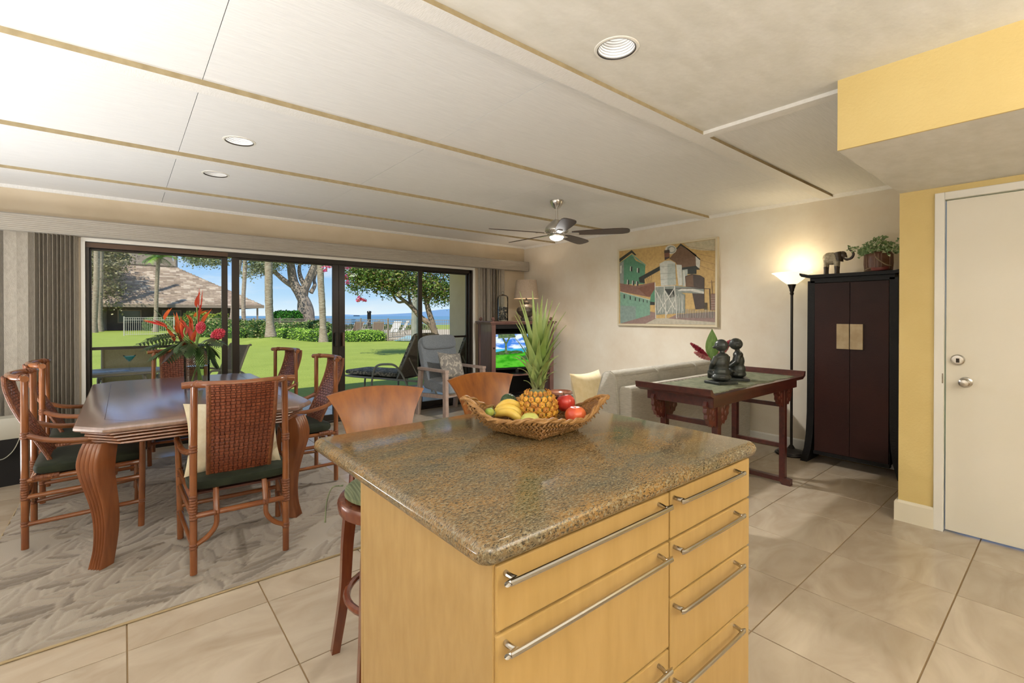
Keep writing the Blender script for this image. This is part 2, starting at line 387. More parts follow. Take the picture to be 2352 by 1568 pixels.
# recessed lights
M_lens = pm('lamp_lens', (1, 1, 1), 0.5, emit=(1, 0.96, 0.90), estr=1.8)
M_baffle = pm('white_baffle', (0.62, 0.62, 0.61), 0.4)
M_lensoff = pm('lamp_lens_dim', (0.8, 0.78, 0.76), 0.5, emit=(1, 0.93, 0.90), estr=0.5)
rl = ['round recessed ceiling light in the plaster, nearest to the camera', 'round recessed ceiling light above the dining table, lit, nearer of two', 'round recessed ceiling light above the dining table, dimmer and nearer the windows']
for i, (x_, y_, r_) in enumerate(LIGHTS):
    t = thing('recessed_light', rl[i], 'ceiling light', (x_, y_, CZ), 0, 'recessed ceiling lights')
    G().lathe([(r_, .004), (r_, -.002), (r_+.002, -.004), (r_+.012, -.003), (r_+.014, 0)], n=40, caps=False).obj('trim_ring', M_white, t, smooth=True)
    G().lathe([(r_+.0015, -.0045), (r_-.0012, -.0035), (r_-.0015, .001)], n=40, caps=False).obj('lip', M_bronze, t)
    b = G()
    for q in range(8): b.lathe([(r_-.003*q-.001, .002+.010*q), (r_-.003*q-.0045, .004+.010*q), (r_-.003*q-.004, .012+.010*q)], n=40, caps=False)
    b.obj('baffle', M_baffle, t, smooth=True)
    G().lathe([(0, .076), (r_-.024, .074), (r_-.020, .082)], n=32, caps=False).obj('lens', M_lens if i < 2 else M_lensoff, t)
    a = area_lamp('lamp', (x_, y_, CZ+.068), .05, (.22, .2, .08)[i], (1, .95, .87), spread=2.2)
# ------------------------------------------------------------------ windows
wd = thing('window_1', '', ''); del wd['label']; del wd['category']; wd['kind'] = 'structure'; wd.location = (0, 0, 0)
FY0, FY1 = WY+.02, WY+.11
f = G(); f.bbox(HX0, HX1, FY0, FY1, HZ-.065, HZ-.012, .003); f.bbox(HX0, HX1, FY0-.0, FY1, 0.0, 0.025, .003); f.bbox(HX0, HX0+.028, FY0, FY1, .02, HZ-.02, .003); f.bbox(HX1-.05, HX1, FY0, FY1, .02, HZ-.02, .003)
f.obj('window_frame', M_bronze, wd)
w_ = G(); w_.bbox(HX0-.03, HX1+.03, WY-.018, WY+.02, HZ-.012, HZ+.03, .003); w_.bbox(HX0-.03, HX0+.0, WY-.018, WY+.02, 0, HZ-.012, .003); w_.bbox(HX1, HX1+.035, WY-.018, WY+.02, 0, HZ-.012, .003)
w_.obj('window_casing', M_white, wd)
G().bbox(HX0, 0.86, WY+.015, WY+.02, HZ-.062, HZ-.018, .001).obj('head_board', M_brown, wd)
def sash(x0, x1, y, m=M_bronze, rail=True, lw=.04, rw=.04, name='sash'):
    g = G(); z1 = HZ-.065
    g.bbox(x0, x0+lw, y, y+.028, .026, z1, .003); g.bbox(x1-rw, x1, y, y+.028, .026, z1, .003)
    g.bbox(x0+lw, x1-rw, y, y+.028, z1-.02, z1, .003); g.bbox(x0+lw, x1-rw, y, y+.028, .026, .10, .003)
    s_ = g.obj(name, m, wd)
    if rail: G().bbox(x0+lw, x1-rw, y+.002, y+.026, .985, 1.012, .002).obj('rail', m, s_)
    G().box(x0+lw-.005, x1-rw+.005, y+.012, y+.016, .095, z1-.015).obj('pane', M_glass, s_)
    return s_
sash(HX0+.028, 0.865, FY0+.045, rail=True, lw=.012, rw=.055)
sash(0.90, 2.045, FY0+.01, rail=False, lw=.07, rw=.075)
sash(2.047, 3.20, FY0+.01, rail=False, lw=.075, rw=.06)
sash(3.17, HX1-.05, FY0+.045, rail=True, lw=.05, rw=.02)
for hx in (2.00, 2.09):
    h = G(); h.bbox(hx-.012, hx+.012, FY0-.035, FY0+.01, 0.93, 1.10, .004); h.obj('pull_handle', M_bronze if hx < 2.05 else M_brown, wd)
# ------------------------------------------------------------------ lanai outside
M_ltile = pm('white_tile', (0.62, 0.64, 0.66), 0.25, coords='World', col2=(0.70, 0.72, 0.74), scale=4, rand=0.03)
ln = struct(G().box(-3.5, WX+.15, WY+.12, 8.15, -.12, -.026).obj('floor_lanai', M_grout))
tl = G().bbox(-.197, .197, -.197, .197, -.012, 0, .0015).mesh('tile', M_ltile)
for i in range(19):
    for j in range(5):
        t = bpy.data.objects.new('tile', tl); C.objects.link(t); t.parent = ln; t.location = (-2.35 + i*.4, 6.13+j*.4, -.020)
M_lwall = pm('lanai_stucco', (0.78, 0.58, 0.38), 0.85, coords='World', col2=(0.84, 0.64, 0.44), scale=2.5, bump=0.3, bscale=40)
wall('wall_lanai', M_lwall, (WX, WX+.2, WY+.15, 8.08, -.1, 2.6))
struct(G().box(-4.0, WX+.2, WY+.15, 8.35, 2.42, 2.62).obj('ceiling_lanai', M_lwall))
# ------------------------------------------------------------------ window coverings
M_val = pm('valance_fabric', (0.36, 0.325, 0.27), 0.8, col2=(0.43, 0.395, 0.34), scale=60, stretch=(.15, 1, 6), coords='World', bump=.3, bscale=80)
M_vane = pm('blind_fabric', (0.47, 0.43, 0.36), 0.85, col2=(0.40, 0.36, 0.30), scale=50, stretch=(1, 1, .5), coords='World', bump=.4, bscale=220)
va = thing('valance', 'long ribbed taupe valance box above the sliding windows', 'valance', (0, 5.66, 2.02))
xs = [-1.85, 1.072, 3.059, 5.03]
for i in range(3):
    poly = [(.14, .0), (0.008, 0)]
    for q in range(9): z = .144*(q+.5)/9; poly += [(0.0, z-.006), (-.003, z), (0.0, z+.006)]
    poly += [(.008, .148), (.14, .148)]
    g = G()
    a, b = xs[i]+.0006, xs[i+1]-.0006
    g.prism(poly, a, b, 'x')
    g.obj('fascia', M_val, va, label=None)
def blinds(label, spec, grp):
    t = thing('vertical_blind', label, 'window blind', (0, 5.735, 0), 0)
    G().bbox(spec[0][0]-.1, spec[-1][0]+.06, -.015, .015, 2.03, 2.06, .003).obj('head_rail', M_white, t)
    meshes = {}
    for (x_, ang) in spec:
        if 'm' not in meshes:
            g = G(); n = 7; L = []
            for i in range(n): u = -.044+.088*i/(n-1); L.append((u, .006*(1-(u/.044)**2)))
            poly = L + [(u, v-.0015) for u, v in reversed(L)]
            g.prism(poly, .012, 2.03, 'z'); meshes['m'] = g.mesh('vane', M_vane, True, 40)
        o = bpy.data.objects.new('vane', meshes['m']); C.objects.link(o); o.parent = t; o.location = (x_, 0, 0); o.rotation_euler = (0, 0, ang)
    return t
sp_ = [(-1.45+.075*i, math.radians(16+6*math.sin(i*2.1))) for i in range(9)] + [(-.79, math.radians(60))] + [(-.73, math.radians(14)), (-.655, math.radians(18)), (-.60, math.radians(50))]
sp_ += [(-.575+.0275*i, math.radians(72+4*math.sin(i*1.7))) for i in range(10)]
blinds('taupe vertical blind drawn to the left of the sliding windows', sp_, '')
sp_ = [(4.10+.045*i, math.radians((70, 28, 75, 62, 20, 66, 74, 50, 30, 16, 12)[i])) for i in range(11)]
blinds('taupe vertical blind drawn to the right of the sliding windows, behind the television cabinet', sp_, '')

# ------------------------------------------------------------------ kitchen island
M_maple = pm('maple', (0.40, 0.255, 0.085), 0.32, col2=(0.46, 0.30, 0.11), scale=5, stretch=(6, 6, 1), detail=6, coords='World', contrast=(.3, .7), spec=.4)
M_maple2 = pm('maple_side', (0.45, 0.30, 0.12), 0.32, col2=(0.38, 0.24, 0.085), scale=4, stretch=(1, 8, 2.5), detail=7, coords='World', contrast=(.3, .75), spec=.4)
M_dark = pm('shadow_gap', (0.06, 0.03, 0.012), 0.8)
isl = thing('kitchen_island', 'honey maple kitchen island cabinet with wide steel-handled drawers under granite', 'kitchen island', (0, 0, 0))
G().box(.505, 1.482, .672, 1.24, .10, .876).obj('carcass', M_dark, isl)
G().bbox(.497, .515, .655, 1.235, 0.0, .879, .0015).obj('side_panel', M_maple2, isl)
G().bbox(1.471, 1.487, .655, 1.235, 0.0, .879, .0015).obj('side_panel', M_maple2, isl)
G().bbox(.497, 1.487, 1.2355, 1.252, 0.0, .879, .0015).obj('back_panel', M_maple2, isl)
G().box(.515, 1.47, .70, .72, 0.0, .10).obj('kickboard', M_dark, isl)
def drawer(x0, x1, z0, z1, hx0, hx1):
    d = G().bbox(x0, x1, .648, .672, z0+.003, z1-.003, .003).obj('drawer', M_maple, isl)
    zh = z1-.022; r = .0055
    pts = [(hx0, .648, zh+.002), (hx0+.001, .636, zh+.001), (hx0+.006, .624, zh), (hx0+.018, .618, zh)]
    pts = smooth_path(pts + [(hx1-.018, .618, zh), (hx1-.006, .624, zh), (hx1-.001, .636, zh+.001), (hx1, .648, zh+.002)], 5)
    G().tube(pts, r, 10).obj('handle', M_chrome, d, smooth=True)
for z0, z1 in ((.750, .874), (.482, .750), (.12, .482)): drawer(.501, 1.042, z0, z1, .520, .995)
for z0, z1 in ((.750, .874), (.603, .750), (.415, .603), (.12, .415)): drawer(1.047, 1.485, z0, z1, 1.062, 1.385)
def granite():
    m = bpy.data.materials.new('granite'); m.use_nodes = True; t = m.node_tree; b = t.nodes['Principled BSDF']
    g = N(t, 'ShaderNodeNewGeometry'); mp_ = N(t, 'ShaderNodeMapping'); mp_.inputs['Rotation'].default_value = (0, 0, -.35); mp_.inputs['Scale'].default_value = (1, 2.4, 1.4); t.links.new(g.outputs['Position'], mp_.inputs[0])
    def nz_(s, d, r, vec): n = N(t, 'ShaderNodeTexNoise'); n.inputs['Scale'].default_value = s; n.inputs['Detail'].default_value = d; n.inputs['Roughness'].default_value = r; t.links.new(vec, n.inputs['Vector']); return n.outputs[0]
    def rng(x, a, b_): r = N(t, 'ShaderNodeMapRange'); r.inputs[1].default_value = a; r.inputs[2].default_value = b_; t.links.new(x, r.inputs[0]); return r.outputs[0]
    def mix(f, a, b_):
        x = N(t, 'ShaderNodeMix', data_type='RGBA'); t.links.new(f, x.inputs[0])
        for i, c in ((6, a), (7, b_)):
            if isinstance(c, tuple): x.inputs[i].default_value = (*c, 1)
            else: t.links.new(c, x.inputs[i])
        return x.outputs[2]
    mid = rng(nz_(4.2, 6, .6, mp_.outputs[0]), .36, .62)
    base = mix(mid, (0.125, 0.108, 0.068), (0.27, 0.155, 0.052))
    light = mix(rng(nz_(110, 4, .7, mp_.outputs[0]), .50, .62), base, (0.27, 0.23, 0.15))
    dark = mix(rng(nz_(150, 4, .75, mp_.outputs[0]), .52, .60), light, (0.035, 0.028, 0.018))
    dk2 = mix(rng(nz_(60, 6, .75, mp_.outputs[0]), .56, .66), dark, (0.075, 0.064, 0.038))
    t.links.new(dk2, b.inputs['Base Color']); b.inputs['Roughness'].default_value = .09; b.inputs['Specular IOR Level'].default_value = .55
    return m
M_granite = granite()
def rounded_slab(x0, x1, y0, y1, z0, z1, rc, e):
    pl = []
    for (cx_, cy_, a0) in ((x1-rc, y0+rc, -PI/2), (x1-rc, y1-rc, 0), (x0+rc, y1-rc, PI/2), (x0+rc, y0+rc, PI)):
        for k in range(7): a = a0+PI/2*k/6; pl.append((cx_, cy_, math.cos(a), math.sin(a)))
    rings = []
    for k in range(11):
        a = -PI/2 + PI*k/10; off = e*math.cos(a); z = (z0+z1)/2 + (z1-z0)/2*math.sin(a)
        rings.append([Vector((cx_+c*(rc-e+off), cy_+s_*(rc-e+off), z)) for cx_, cy_, c, s_ in pl])
    return G().loft(rings)
ct = rounded_slab(.458, 1.515, .628, 1.558, .879, .921, .034, .021).obj('granite_countertop', M_granite, smooth=True)
tag(ct, 'polished brown and gold granite countertop with rounded edge on the island', 'countertop')
M_socket = M_dark

# ------------------------------------------------------------------ fruit basket
M_straw = pm('water_hyacinth', (0.24, 0.115, 0.03), 0.5, col2=(0.38, 0.20, 0.065), scale=40, detail=3, contrast=(.35, .65), bump=.3, bscale=120)
M_straw2 = pm('water_hyacinth_dark', (0.20, 0.095, 0.03), 0.7)
bx, by = 1.075, 1.175
bk = thing('fruit_basket', 'square woven straw basket with flared corners holding fruit on the island', 'basket', (bx, by, .921), -0.64)
# local frame: corners on the +x (right), -x (left), -y (near), +y (far) axes
def bring(t, n=84):
    """rim curve at height parameter t 0..1: square with pulled-out corners on the axes"""
    o = []
    for k in range(n):
        a = 2*PI*k/n; c, s_ = math.cos(a), math.sin(a)
        sq = 1/(abs(c)+abs(s_))                         # diamond
        r = (0.125 + 0.105*t**0.9)*(sq**(0.85))*(1.0)
        peak = (abs(math.cos(2*a)))**3
        side = abs(c) > abs(s_)
        z = .004 + t*(.052 + (.052 if side else .022)*peak*t)
        o.append(Vector((r*c*(1.08 if side else .98), r*s_, z)))
    return o
R_ = 8
wv = G()
for i in range(R_):
    P0 = bring((i+.5)/R_, 84); n = len(P0)
    for k in range(n):
        a = P0[k]; b = P0[(k+1) % n]; c = (a+b)/2; d = (b-a).normalized(); up = Vector((0, 0, 1))
        q = (d + up*(.85 if i % 2 else -.85)).normalized(); L = (b-a).length*.78
        wv.tube([c-q*L*1.05, c, c+q*L*1.05], [.0012, .0052, .0012], 5)
wv.obj('woven_wall', M_straw, bk, smooth=True, kind='stuff')
ins = G(); ins.loft([[p*.97 for p in bring(t/6, 48)] for t in range(7)]); ins.f.pop(); ins.m.pop()
ins.obj('lining', M_straw2, bk, smooth=True)
rim = G(); P0 = bring(1.0, 160); P0 = [p+Vector((0, 0, .003)) for p in P0]
for ph in (0, PI):
    pts = []
    for k, p in enumerate(P0+P0[:1]):
        rad = Vector((p.x, p.y, 0)).normalized(); a = ph+k*.62; pts.append(p + rad*.0042*math.cos(a) + Vector((0, 0, .0042*math.sin(a))))
    rim.tube(pts, .0052, 6)
rim.obj('rim', M_straw, bk, smooth=True)
for sx, sy, zz in ((1, 0, .112), (-1, 0, .112), (0, -1, .082), (0, 1, .082)): pass

M_pine = pm('pineapple_eye', (0.62, 0.33, 0.035), 0.5, col2=(0.42, 0.15, 0.02), scale=60, detail=2, contrast=(.4, .6), bump=.5, bscale=150, rand=.15)
M_pinedark = pm('pineapple_groove', (0.10, 0.10, 0.045), 0.7, col2=(0.20, 0.22, 0.12), scale=80)
M_pleaf = pm('pineapple_leaf', (0.16, 0.25, 0.055), 0.42, col2=(0.34, 0.40, 0.16), scale=10, stretch=(1, 1, .5), contrast=(.3, .7))
M_pleaf2 = pm('pineapple_leaf_dry', (0.20, 0.19, 0.085), 0.55, col2=(0.14, 0.19, 0.06), scale=14)
pa = thing('pineapple', 'whole pineapple with tall spiky green crown standing in the basket', 'pineapple', (1.108, 1.200, .934), 0)
def prad(h): return .064*max(.02, 1-abs((h-.46)/.60)**2.6*.78)
PH = .118
G().lathe([(0.02, 0)] + [(prad(h/10)-.0025, PH*h/10) for h in range(0, 11)] + [(0.015, PH+.004)], n=28).obj('flesh', M_pinedark, pa, smooth=True)
eye = G(); pr = []
for k in range(6): a = PI/2+k*PI/3; pr.append((math.cos(a), math.sin(a)))
eye.loft([[Vector((x_*.0132, y_*.0122, 0)) for x_, y_ in pr], [Vector((x_*.0120, y_*.0110, .0032)) for x_, y_ in pr], [Vector((x_*.0070, y_*.0065, .0062)) for x_, y_ in pr]])
eye.loft([[Vector((x_*.0030, y_*.0030-.001, .0055)) for x_, y_ in pr], [Vector((x_*.0005, y_*.0005+.003, .0105)) for x_, y_ in pr]])
em = eye.mesh('eye', M_pine)
for i in range(7):
    h = .09+i*.137; r = prad(h); n_ = max(9, int(2*PI*r/.0185))
    n_ = 15
    for k in range(n_):
        a = 2*PI*(k+.5*(i % 2))/n_
        o = bpy.data.objects.new('eye', em); C.objects.link(o); o.parent = pa
        nrm = Vector((math.cos(a), math.sin(a), (h-.5)*.9)).normalized()
        o.location = (r*math.cos(a), r*math.sin(a), h*PH); q = nrm.to_track_quat('Z', 'Y'); o.rotation_euler = q.to_euler(); o.scale = (r/.062*1.0, 1, 1)
rn = random.Random(3)
for i in range(46):
    t = i/45; a = i*2.39996; L = (.050 + .19*min(1, t*1.35)**1.1)*rn.uniform(.85, 1.12)
    if t > .9: L *= 1.15
    lean = (1.35*(1-t)**.75 + .08)*rn.uniform(.8, 1.2)
    z0 = PH - .004 + .075*t; pts = []; n = 9
    base = Vector((.016*(1-t*.5)*math.cos(a), .016*(1-t*.5)*math.sin(a), z0)); th = .25+lean*.45; p = base.copy(); W0 = .0185 if t > .25 else .011
    g = G(); rings = []
    for k in range(n):
        s_ = k/(n-1); ang = th*(.35+.55*s_) + lean*.5*s_*s_*(1.3 if t < .4 else .6)
        d = Vector((math.cos(a)*math.sin(ang), math.sin(a)*math.sin(ang), math.cos(ang)))
        side = Vector((-math.sin(a), math.cos(a), 0)); nor = side.cross(d)
        w0 = W0*(1-s_)**.75*(.75+.5*math.sin(PI*min(1, s_*1.4+.1)))+.0003
        rings.append([p+side*w0, p-nor*w0*.35+side*w0*.5, p-nor*w0*.45, p-nor*w0*.35-side*w0*.5, p-side*w0, p-nor*(w0*.30+.0012)])
        p = p + d*(L/(n-1))
    g.loft(rings)
    g.obj('leaf', M_pleaf if t > .25 else M_pleaf2, pa, smooth=True, ang=60)

M_ban = pm('banana_skin', (0.66, 0.42, 0.06), 0.4, col2=(0.72, 0.54, 0.12), scale=18)
M_bant = pm('banana_tip', (0.16, 0.10, 0.03), 0.7)
bn = thing('banana_bunch', 'bunch of small yellow bananas at the left of the fruit basket', 'bananas', (.995, 1.262, .962), 0)
for i, (ya, lift, rr, off) in enumerate(((-.15, .000, .016, (0, 0)), (-.50, .006, .0165, (0, 0)), (-.86, -.004, .016, (0, 0)), (.22, .012, .015, (0, 0)), (-.3, .022, .0145, (.006, 0)))):
    pts = []; n = 11
    for k in range(n):
        s_ = k/(n-1); L = .098*s_; up = .022*math.sin(PI*s_*.9) - .028*s_*s_*1.0
        dr_ = Vector((math.cos(ya-.35+s_*.25), math.sin(ya-.35+s_*.25), 0)); pts.append(Vector((-.022, .004, .012))+dr_*L+Vector((off[0], off[1], up+lift)))
    rs = [rr*(.42 if k == 0 else .62 if k == 1 else .5 if k == n-1 else min(1, .7+.3*math.sin(PI*k/(n-1))*1.1)) for k in range(n)]; rs[-1] = rr*.18; rs[-2] = rr*.62
    b_ = G().tube(pts, rs, 6).obj('banana', M_ban, bn, smooth=True, ang=70)
    G().tube([pts[-1], pts[-1]+(pts[-1]-pts[-2]).normalized()*.004], .003, 6).obj('tip', M_bant, b_)
G().tube([(-.022, .004, .014), (-.032, .012, .022), (-.036, .018, .034)], [.010, .009, .011], 8).obj('stem', pm('banana_stem', (.20, .22, .06), .6), bn, smooth=True)
def fruit(name, label, loc, r, mat_, sq=1.0, dimple=.2, stem=True, tilt=0):
    t = thing(name, label, name.replace('_', ' ').split(' ')[-1], loc)
    prof = []
    for k in range(17):
        a = -PI/2+PI*k/16; rr = r*math.cos(a); z = r*sq*math.sin(a)
        z -= (1 if a > 0 else -.4)*r*dimple*math.exp(-(rr/(r*.33))**2); prof.append((max(rr, 0)*(1+.05*math.sin(a)), z))
    M_ = RX(tilt)
    G().lathe(prof, n=26, M=M_, caps=False).obj('skin', mat_, t, smooth=True, ang=180)
    if stem: G().tube([M_ @ Vector((0, 0, r*sq*(1-dimple)-.003)), M_ @ Vector((.002, 0, r*sq+.006))], .0015, 6).obj('stem', pm('fruit_stem', (.07, .04, .02), .7), t)
    return t
M_avo = pm('avocado_skin', (0.022, 0.05, 0.018), 0.38, col2=(0.05, 0.10, 0.03), scale=60, bump=.5, bscale=160)
M_apr = pm('apple_red', (0.38, 0.012, 0.018), 0.25, col2=(0.58, 0.06, 0.035), scale=16, stretch=(1, 1, .2))
M_apr2 = pm('apple_red_orange', (0.56, 0.035, 0.03), 0.28, col2=(0.72, 0.16, 0.05), scale=12, stretch=(1, 1, .2))
M_apg = pm('apple_green', (0.50, 0.52, 0.12), 0.3, col2=(0.58, 0.56, 0.18), scale=14)
fruit('avocado', 'dark green avocado behind the bananas, left of the pineapple', (1.058, 1.300, 1.000), .030, M_avo, 1.02, .04, True, .4)
fruit('green_apple', 'pale yellow green apple at the front of the basket', (1.008, 1.128, .972), .030, M_apg, .86, .12, False)
fruit('red_apple', 'dark red apple right of the pineapple, the farther of two', (1.205, 1.160, 1.000), .034, M_apr, .92, .2, True, -.3)
fruit('red_apple', 'orange red apple right of the pineapple, the nearer of two', (1.165, 1.075, .975), .036, M_apr2, .92, .2, False)
fruit('lime', 'small green lime at the left end of the basket', (.945, 1.262, .985), .016, pm('lime_skin', (.16, .28, .03), .4, col2=(.36, .42, .08), scale=20), .9, .05, False)

# ------------------------------------------------------------------ bar stools
M_koa = pm('stool_wood', (0.18, 0.048, 0.007), 0.34, col2=(0.33, 0.108, 0.016), scale=5, stretch=(5, 5, .5), detail=6, contrast=(.3, .7), spec=.5, coat=.3)
M_stoolw = pm('stool_frame_wood', (0.135, 0.032, 0.016), 0.25, col2=(0.20, 0.055, 0.022), scale=12, stretch=(3, 3, .4), coat=.3)
M_cgreen = pm('striped_cushion', (0.20, 0.23, 0.13), 0.9, col2=(0.13, 0.155, 0.085), scale=26, stretch=(6, .15, 1), contrast=(.45, .55), bump=.6, bscale=26, bstretch=(6, .15, 1))
def make_stool(label):
    t = thing('bar_stool', label, 'bar stool', (0, 0, 0), 0, 'wooden bar stools at the island')
    # faces -y (towards the island); back at +y
    G().lathe([(.0, .60), (.185, .60), (.208, .612), (.212, .64), (.205, .655), (.185, .658), (0, .655)], n=36).obj('seat_ring', M_stoolw, t, smooth=True)
    c = G().lathe([(0, .658), (.17, .658), (.188, .668), (.186, .680), (.165, .690), (0, .694)], n=40).obj('cushion', M_cgreen, t, smooth=True)
    for s_ in (1, -1):
        p = smooth_path([(-.175*s_, .10, .678), (-.21*s_, .115, .672), (-.232*s_, .10, .63), (-.240*s_, .09, .56)], 5)
        G().tube(p, [.006]+[.0045]*(len(p)-2)+[.007], 6, flat=.5).obj('tie', M_cgreen, t, smooth=True)
    # back: curved panel, wide at the top and narrowing to the seat
    g = G(); n = 15; mrows = 12; R = .27
    def bp(i, j, off):
        s_ = i/(n-1)*2-1; v = j/(mrows-1)
        half = .128 + .076*(v**1.9) ; half *= 1.0
        ztop = 1.008 - .020*s_*s_; z = .78 + (ztop-.78)*v
        x_ = s_*half; yb = .165+.070*v
        y_ = yb + .055*(1-(x_/.24)**2) + .012*(v**4)
        return Vector((x_, y_+off, z))
    front = [[bp(i, j, 0) for i in range(n)] for j in range(mrows)]; back = [[bp(i, j, .016) for i in range(n)] for j in range(mrows)]
    rings = [front[j]+back[j][::-1] for j in range(mrows)]
    g.loft(rings); g.obj('back', M_koa, t, smooth=True, ang=50)
    ps = smooth_path([(-.06, .168, .60), (-.085, .205, .70), (-.12, .235, .80), (-.165, .25, .90)], 5)
    for s_ in (-1, 1):
        G().tube([(p.x*s_, p.y, p.z) for p in smooth_path([(.135, .150, .62), (.120, .185, .72), (.105, .205, .80)], 5)], .020, 8, flat=.55).obj('back_post', M_stoolw, t, smooth=True)
    for sx, sy in ((-1, 1), (1, 1), (-1, -1), (1, -1)):
        p = smooth_path([(.135*sx, .135*sy, .62), (.150*sx, .145*sy, .45), (.160*sx, .155*sy, .25), (.185*sx, .20*sy, 0)], 6)
        rings = []
        for k, q in enumerate(p):
            w0 = .022 - .007*k/(len(p)-1); rings.append([q+Vector((a*w0, b*w0, 0)) for a, b in ((-1, -1), (1, -1), (1, 1), (-1, 1))])
        G().loft(rings).obj('leg', M_stoolw, t, smooth=True, ang=30)
    pts = [(.180*math.cos(2*PI*k/32), .180*math.sin(2*PI*k/32), .30) for k in range(33)]
    G().tube(pts, .013, 8, caps=False).obj('foot_ring', M_stoolw, t, smooth=True)
    return t
s1 = make_stool('bar stool with curved wooden back and striped cushion at the left corner of the island')
s1.location = (.785, 1.62, 0); s1.rotation_euler = (0, 0, -.14)
s2 = copy_tree(s1); s2['label'] = 'bar stool with curved wooden back behind the fruit basket, in front of the armchair'
s2.location = (1.435, 1.72, 0); s2.rotation_euler = (0, 0, -.02)
# ------------------------------------------------------------------ rug with carved leaf pattern
def make_rug():
    x0, x1, y0, y1 = -0.56, 1.33, 2.572, 5.35; st = .0085
    nx = int((x1-x0)/st); ny = int((y1-y0)/st)
    import array
    H = [[0.0]*(nx+1) for _ in range(ny+1)]; Cc = [[0.0]*(nx+1) for _ in range(ny+1)]
    rn = random.Random(11)
    def leaf(cx_, cy_, ang, L, W, tone):
        # a long curved leaf with a ridge
        ca, sa = math.cos(ang), math.sin(ang); bend = rn.uniform(-.25, .25)
        r = L*.6
        i0 = max(0, int((cx_-r-x0)/st)); i1 = min(nx, int((cx_+r-x0)/st)); j0 = max(0, int((cy_-r-y0)/st)); j1 = min(ny, int((cy_+r-y0)/st))
        for j in range(j0, j1+1):
            for i in range(i0, i1+1):
                dx = x0+i*st-cx_; dy = y0+j*st-cy_; u = (dx*ca+dy*sa)/(L*.5); v = (-dx*sa+dy*ca)
                if abs(u) >= 1: continue
                v -= bend*L*.4*(u*u)
                w_ = W*(1-u*u)**.8*(1-.3*u)
                if w_ < 1e-4: continue
                q = v/w_
                if abs(q) < 1:
                    h = .35 + .65*(q+1)/2; H[j][i] = h*(1-abs(q)**6)
                    Cc[j][i] = tone*(.55+.45*(q < 0)) + .25*(.5-q*.5)
    # fronds: a curved stem with paired leaves
    fr = []
    for fx in range(7):
        for fy in range(9):
            fr.append((x0-.15+fx*.31+(fy % 2)*.13+rn.uniform(-.07, .07), y0-.1+fy*.34+rn.uniform(-.08, .08), math.radians(rn.uniform(10, 65))))
    for (sx, sy, a0) in fr:
        a = a0; px_, py_ = sx, sy; turn = rn.uniform(-.10, .10)
        for k in range(13):
            px_ += math.cos(a)*.058; py_ += math.sin(a)*.058; a += turn
            L = .34*math.sin(PI*(k+1.2)/14)**.7; W = .030+.014*rn.random()
            for s_ in (1, -1):
                aa = a+s_*(.75-.02*k); leaf(px_+math.cos(aa)*L*.5, py_+math.sin(aa)*L*.5, aa, L, W, rn.choice((0, .1, .2, .35, .5, .8)))
    g = G(); vs = []; fs = []
    for j in range(ny+1):
        for i in range(nx+1):
            vs.append((x0+i*st, y0+j*st, .006+.009*H[j][i]))
    for j in range(ny):
        for i in range(nx): a = j*(nx+1)+i; fs.append((a, a+1, a+nx+2, a+nx+1))
    g.add(vs, fs)
    m = bpy.data.materials.new('carved_rug'); m.use_nodes = True; t = m.node_tree; b = t.nodes['Principled BSDF']
    at_ = N(t, 'ShaderNodeAttribute'); at_.attribute_name = 'dye'; r = N(t, 'ShaderNodeValToRGB'); t.links.new(at_.outputs['Fac'], r.inputs[0])
    e = r.color_ramp.elements; e[0].color = (.36, .31, .245, 1); e[1].color = (.17, .135, .10, 1); e[1].position = 1.0; q = e.new(.45); q.color = (.29, .24, .185, 1)
    n = N(t, 'ShaderNodeTexNoise'); n.inputs['Scale'].default_value = 420; gg = N(t, 'ShaderNodeNewGeometry'); t.links.new(gg.outputs['Position'], n.inputs['Vector'])
    bu = N(t, 'ShaderNodeBump'); bu.inputs['Strength'].default_value = .5; bu.inputs['Distance'].default_value = .003; t.links.new(n.outputs[0], bu.inputs['Height']); t.links.new(bu.outputs[0], b.inputs['Normal'])
    t.links.new(r.outputs[0], b.inputs['Base Color']); b.inputs['Roughness'].default_value = .75; b.inputs['Sheen Weight'].default_value = .35; b.inputs['Specular IOR Level'].default_value = .35
    root = thing('area_rug', 'beige and taupe rug with carved leaf pattern under the dining table', 'rug', (0, 0, 0))
    me = g.mesh('pile', m, True); ca = me.attributes.new('dye', 'FLOAT', 'POINT')
    ca.data.foreach_set('value', [c for row in Cc for c in row])
    o = bpy.data.objects.new('pile', me); C.objects.link(o); o.parent = root; o['kind'] = 'stuff'
    bd = G(); 
    bd.tube([(x0, y0, .006), (x1, y0, .006), (x1, y1, .006), (x0, y1, .006), (x0, y0, .006)], .006, 6)
    bd.obj('binding', pm('rug_binding', (.40, .31, .18), .8), root)
make_rug()

# ------------------------------------------------------------------ dining table
M_tabletop = pm('table_top_wood', (0.20, 0.11, 0.085), 0.25, col2=(0.28, 0.165, 0.13), scale=6, stretch=(6, .6, 1), detail=7, contrast=(.3, .7), spec=1.0, coat=1.0, coords='World')
M_tabw = pm('table_wood', (0.25, 0.088, 0.030), 0.28, col2=(0.33, 0.125, 0.045), scale=9, stretch=(4, 1, .5), detail=5, coat=.4, coords='World')
M_rib = pm('table_rib_wood', (0.20, 0.062, 0.022), 0.3, col2=(0.29, 0.10, 0.034), scale=9, stretch=(3, 3, .4), coat=.4)
M_tabletop.node_tree.nodes['Principled BSDF'].inputs['Coat IOR'].default_value = 2.1; M_tabletop.node_tree.nodes['Principled BSDF'].inputs['Coat Roughness'].default_value = .2
dt = thing('dining_table', 'long reddish wood dining table with clipped corners and reeded cabriole legs', 'dining table', (0, 0, 0))
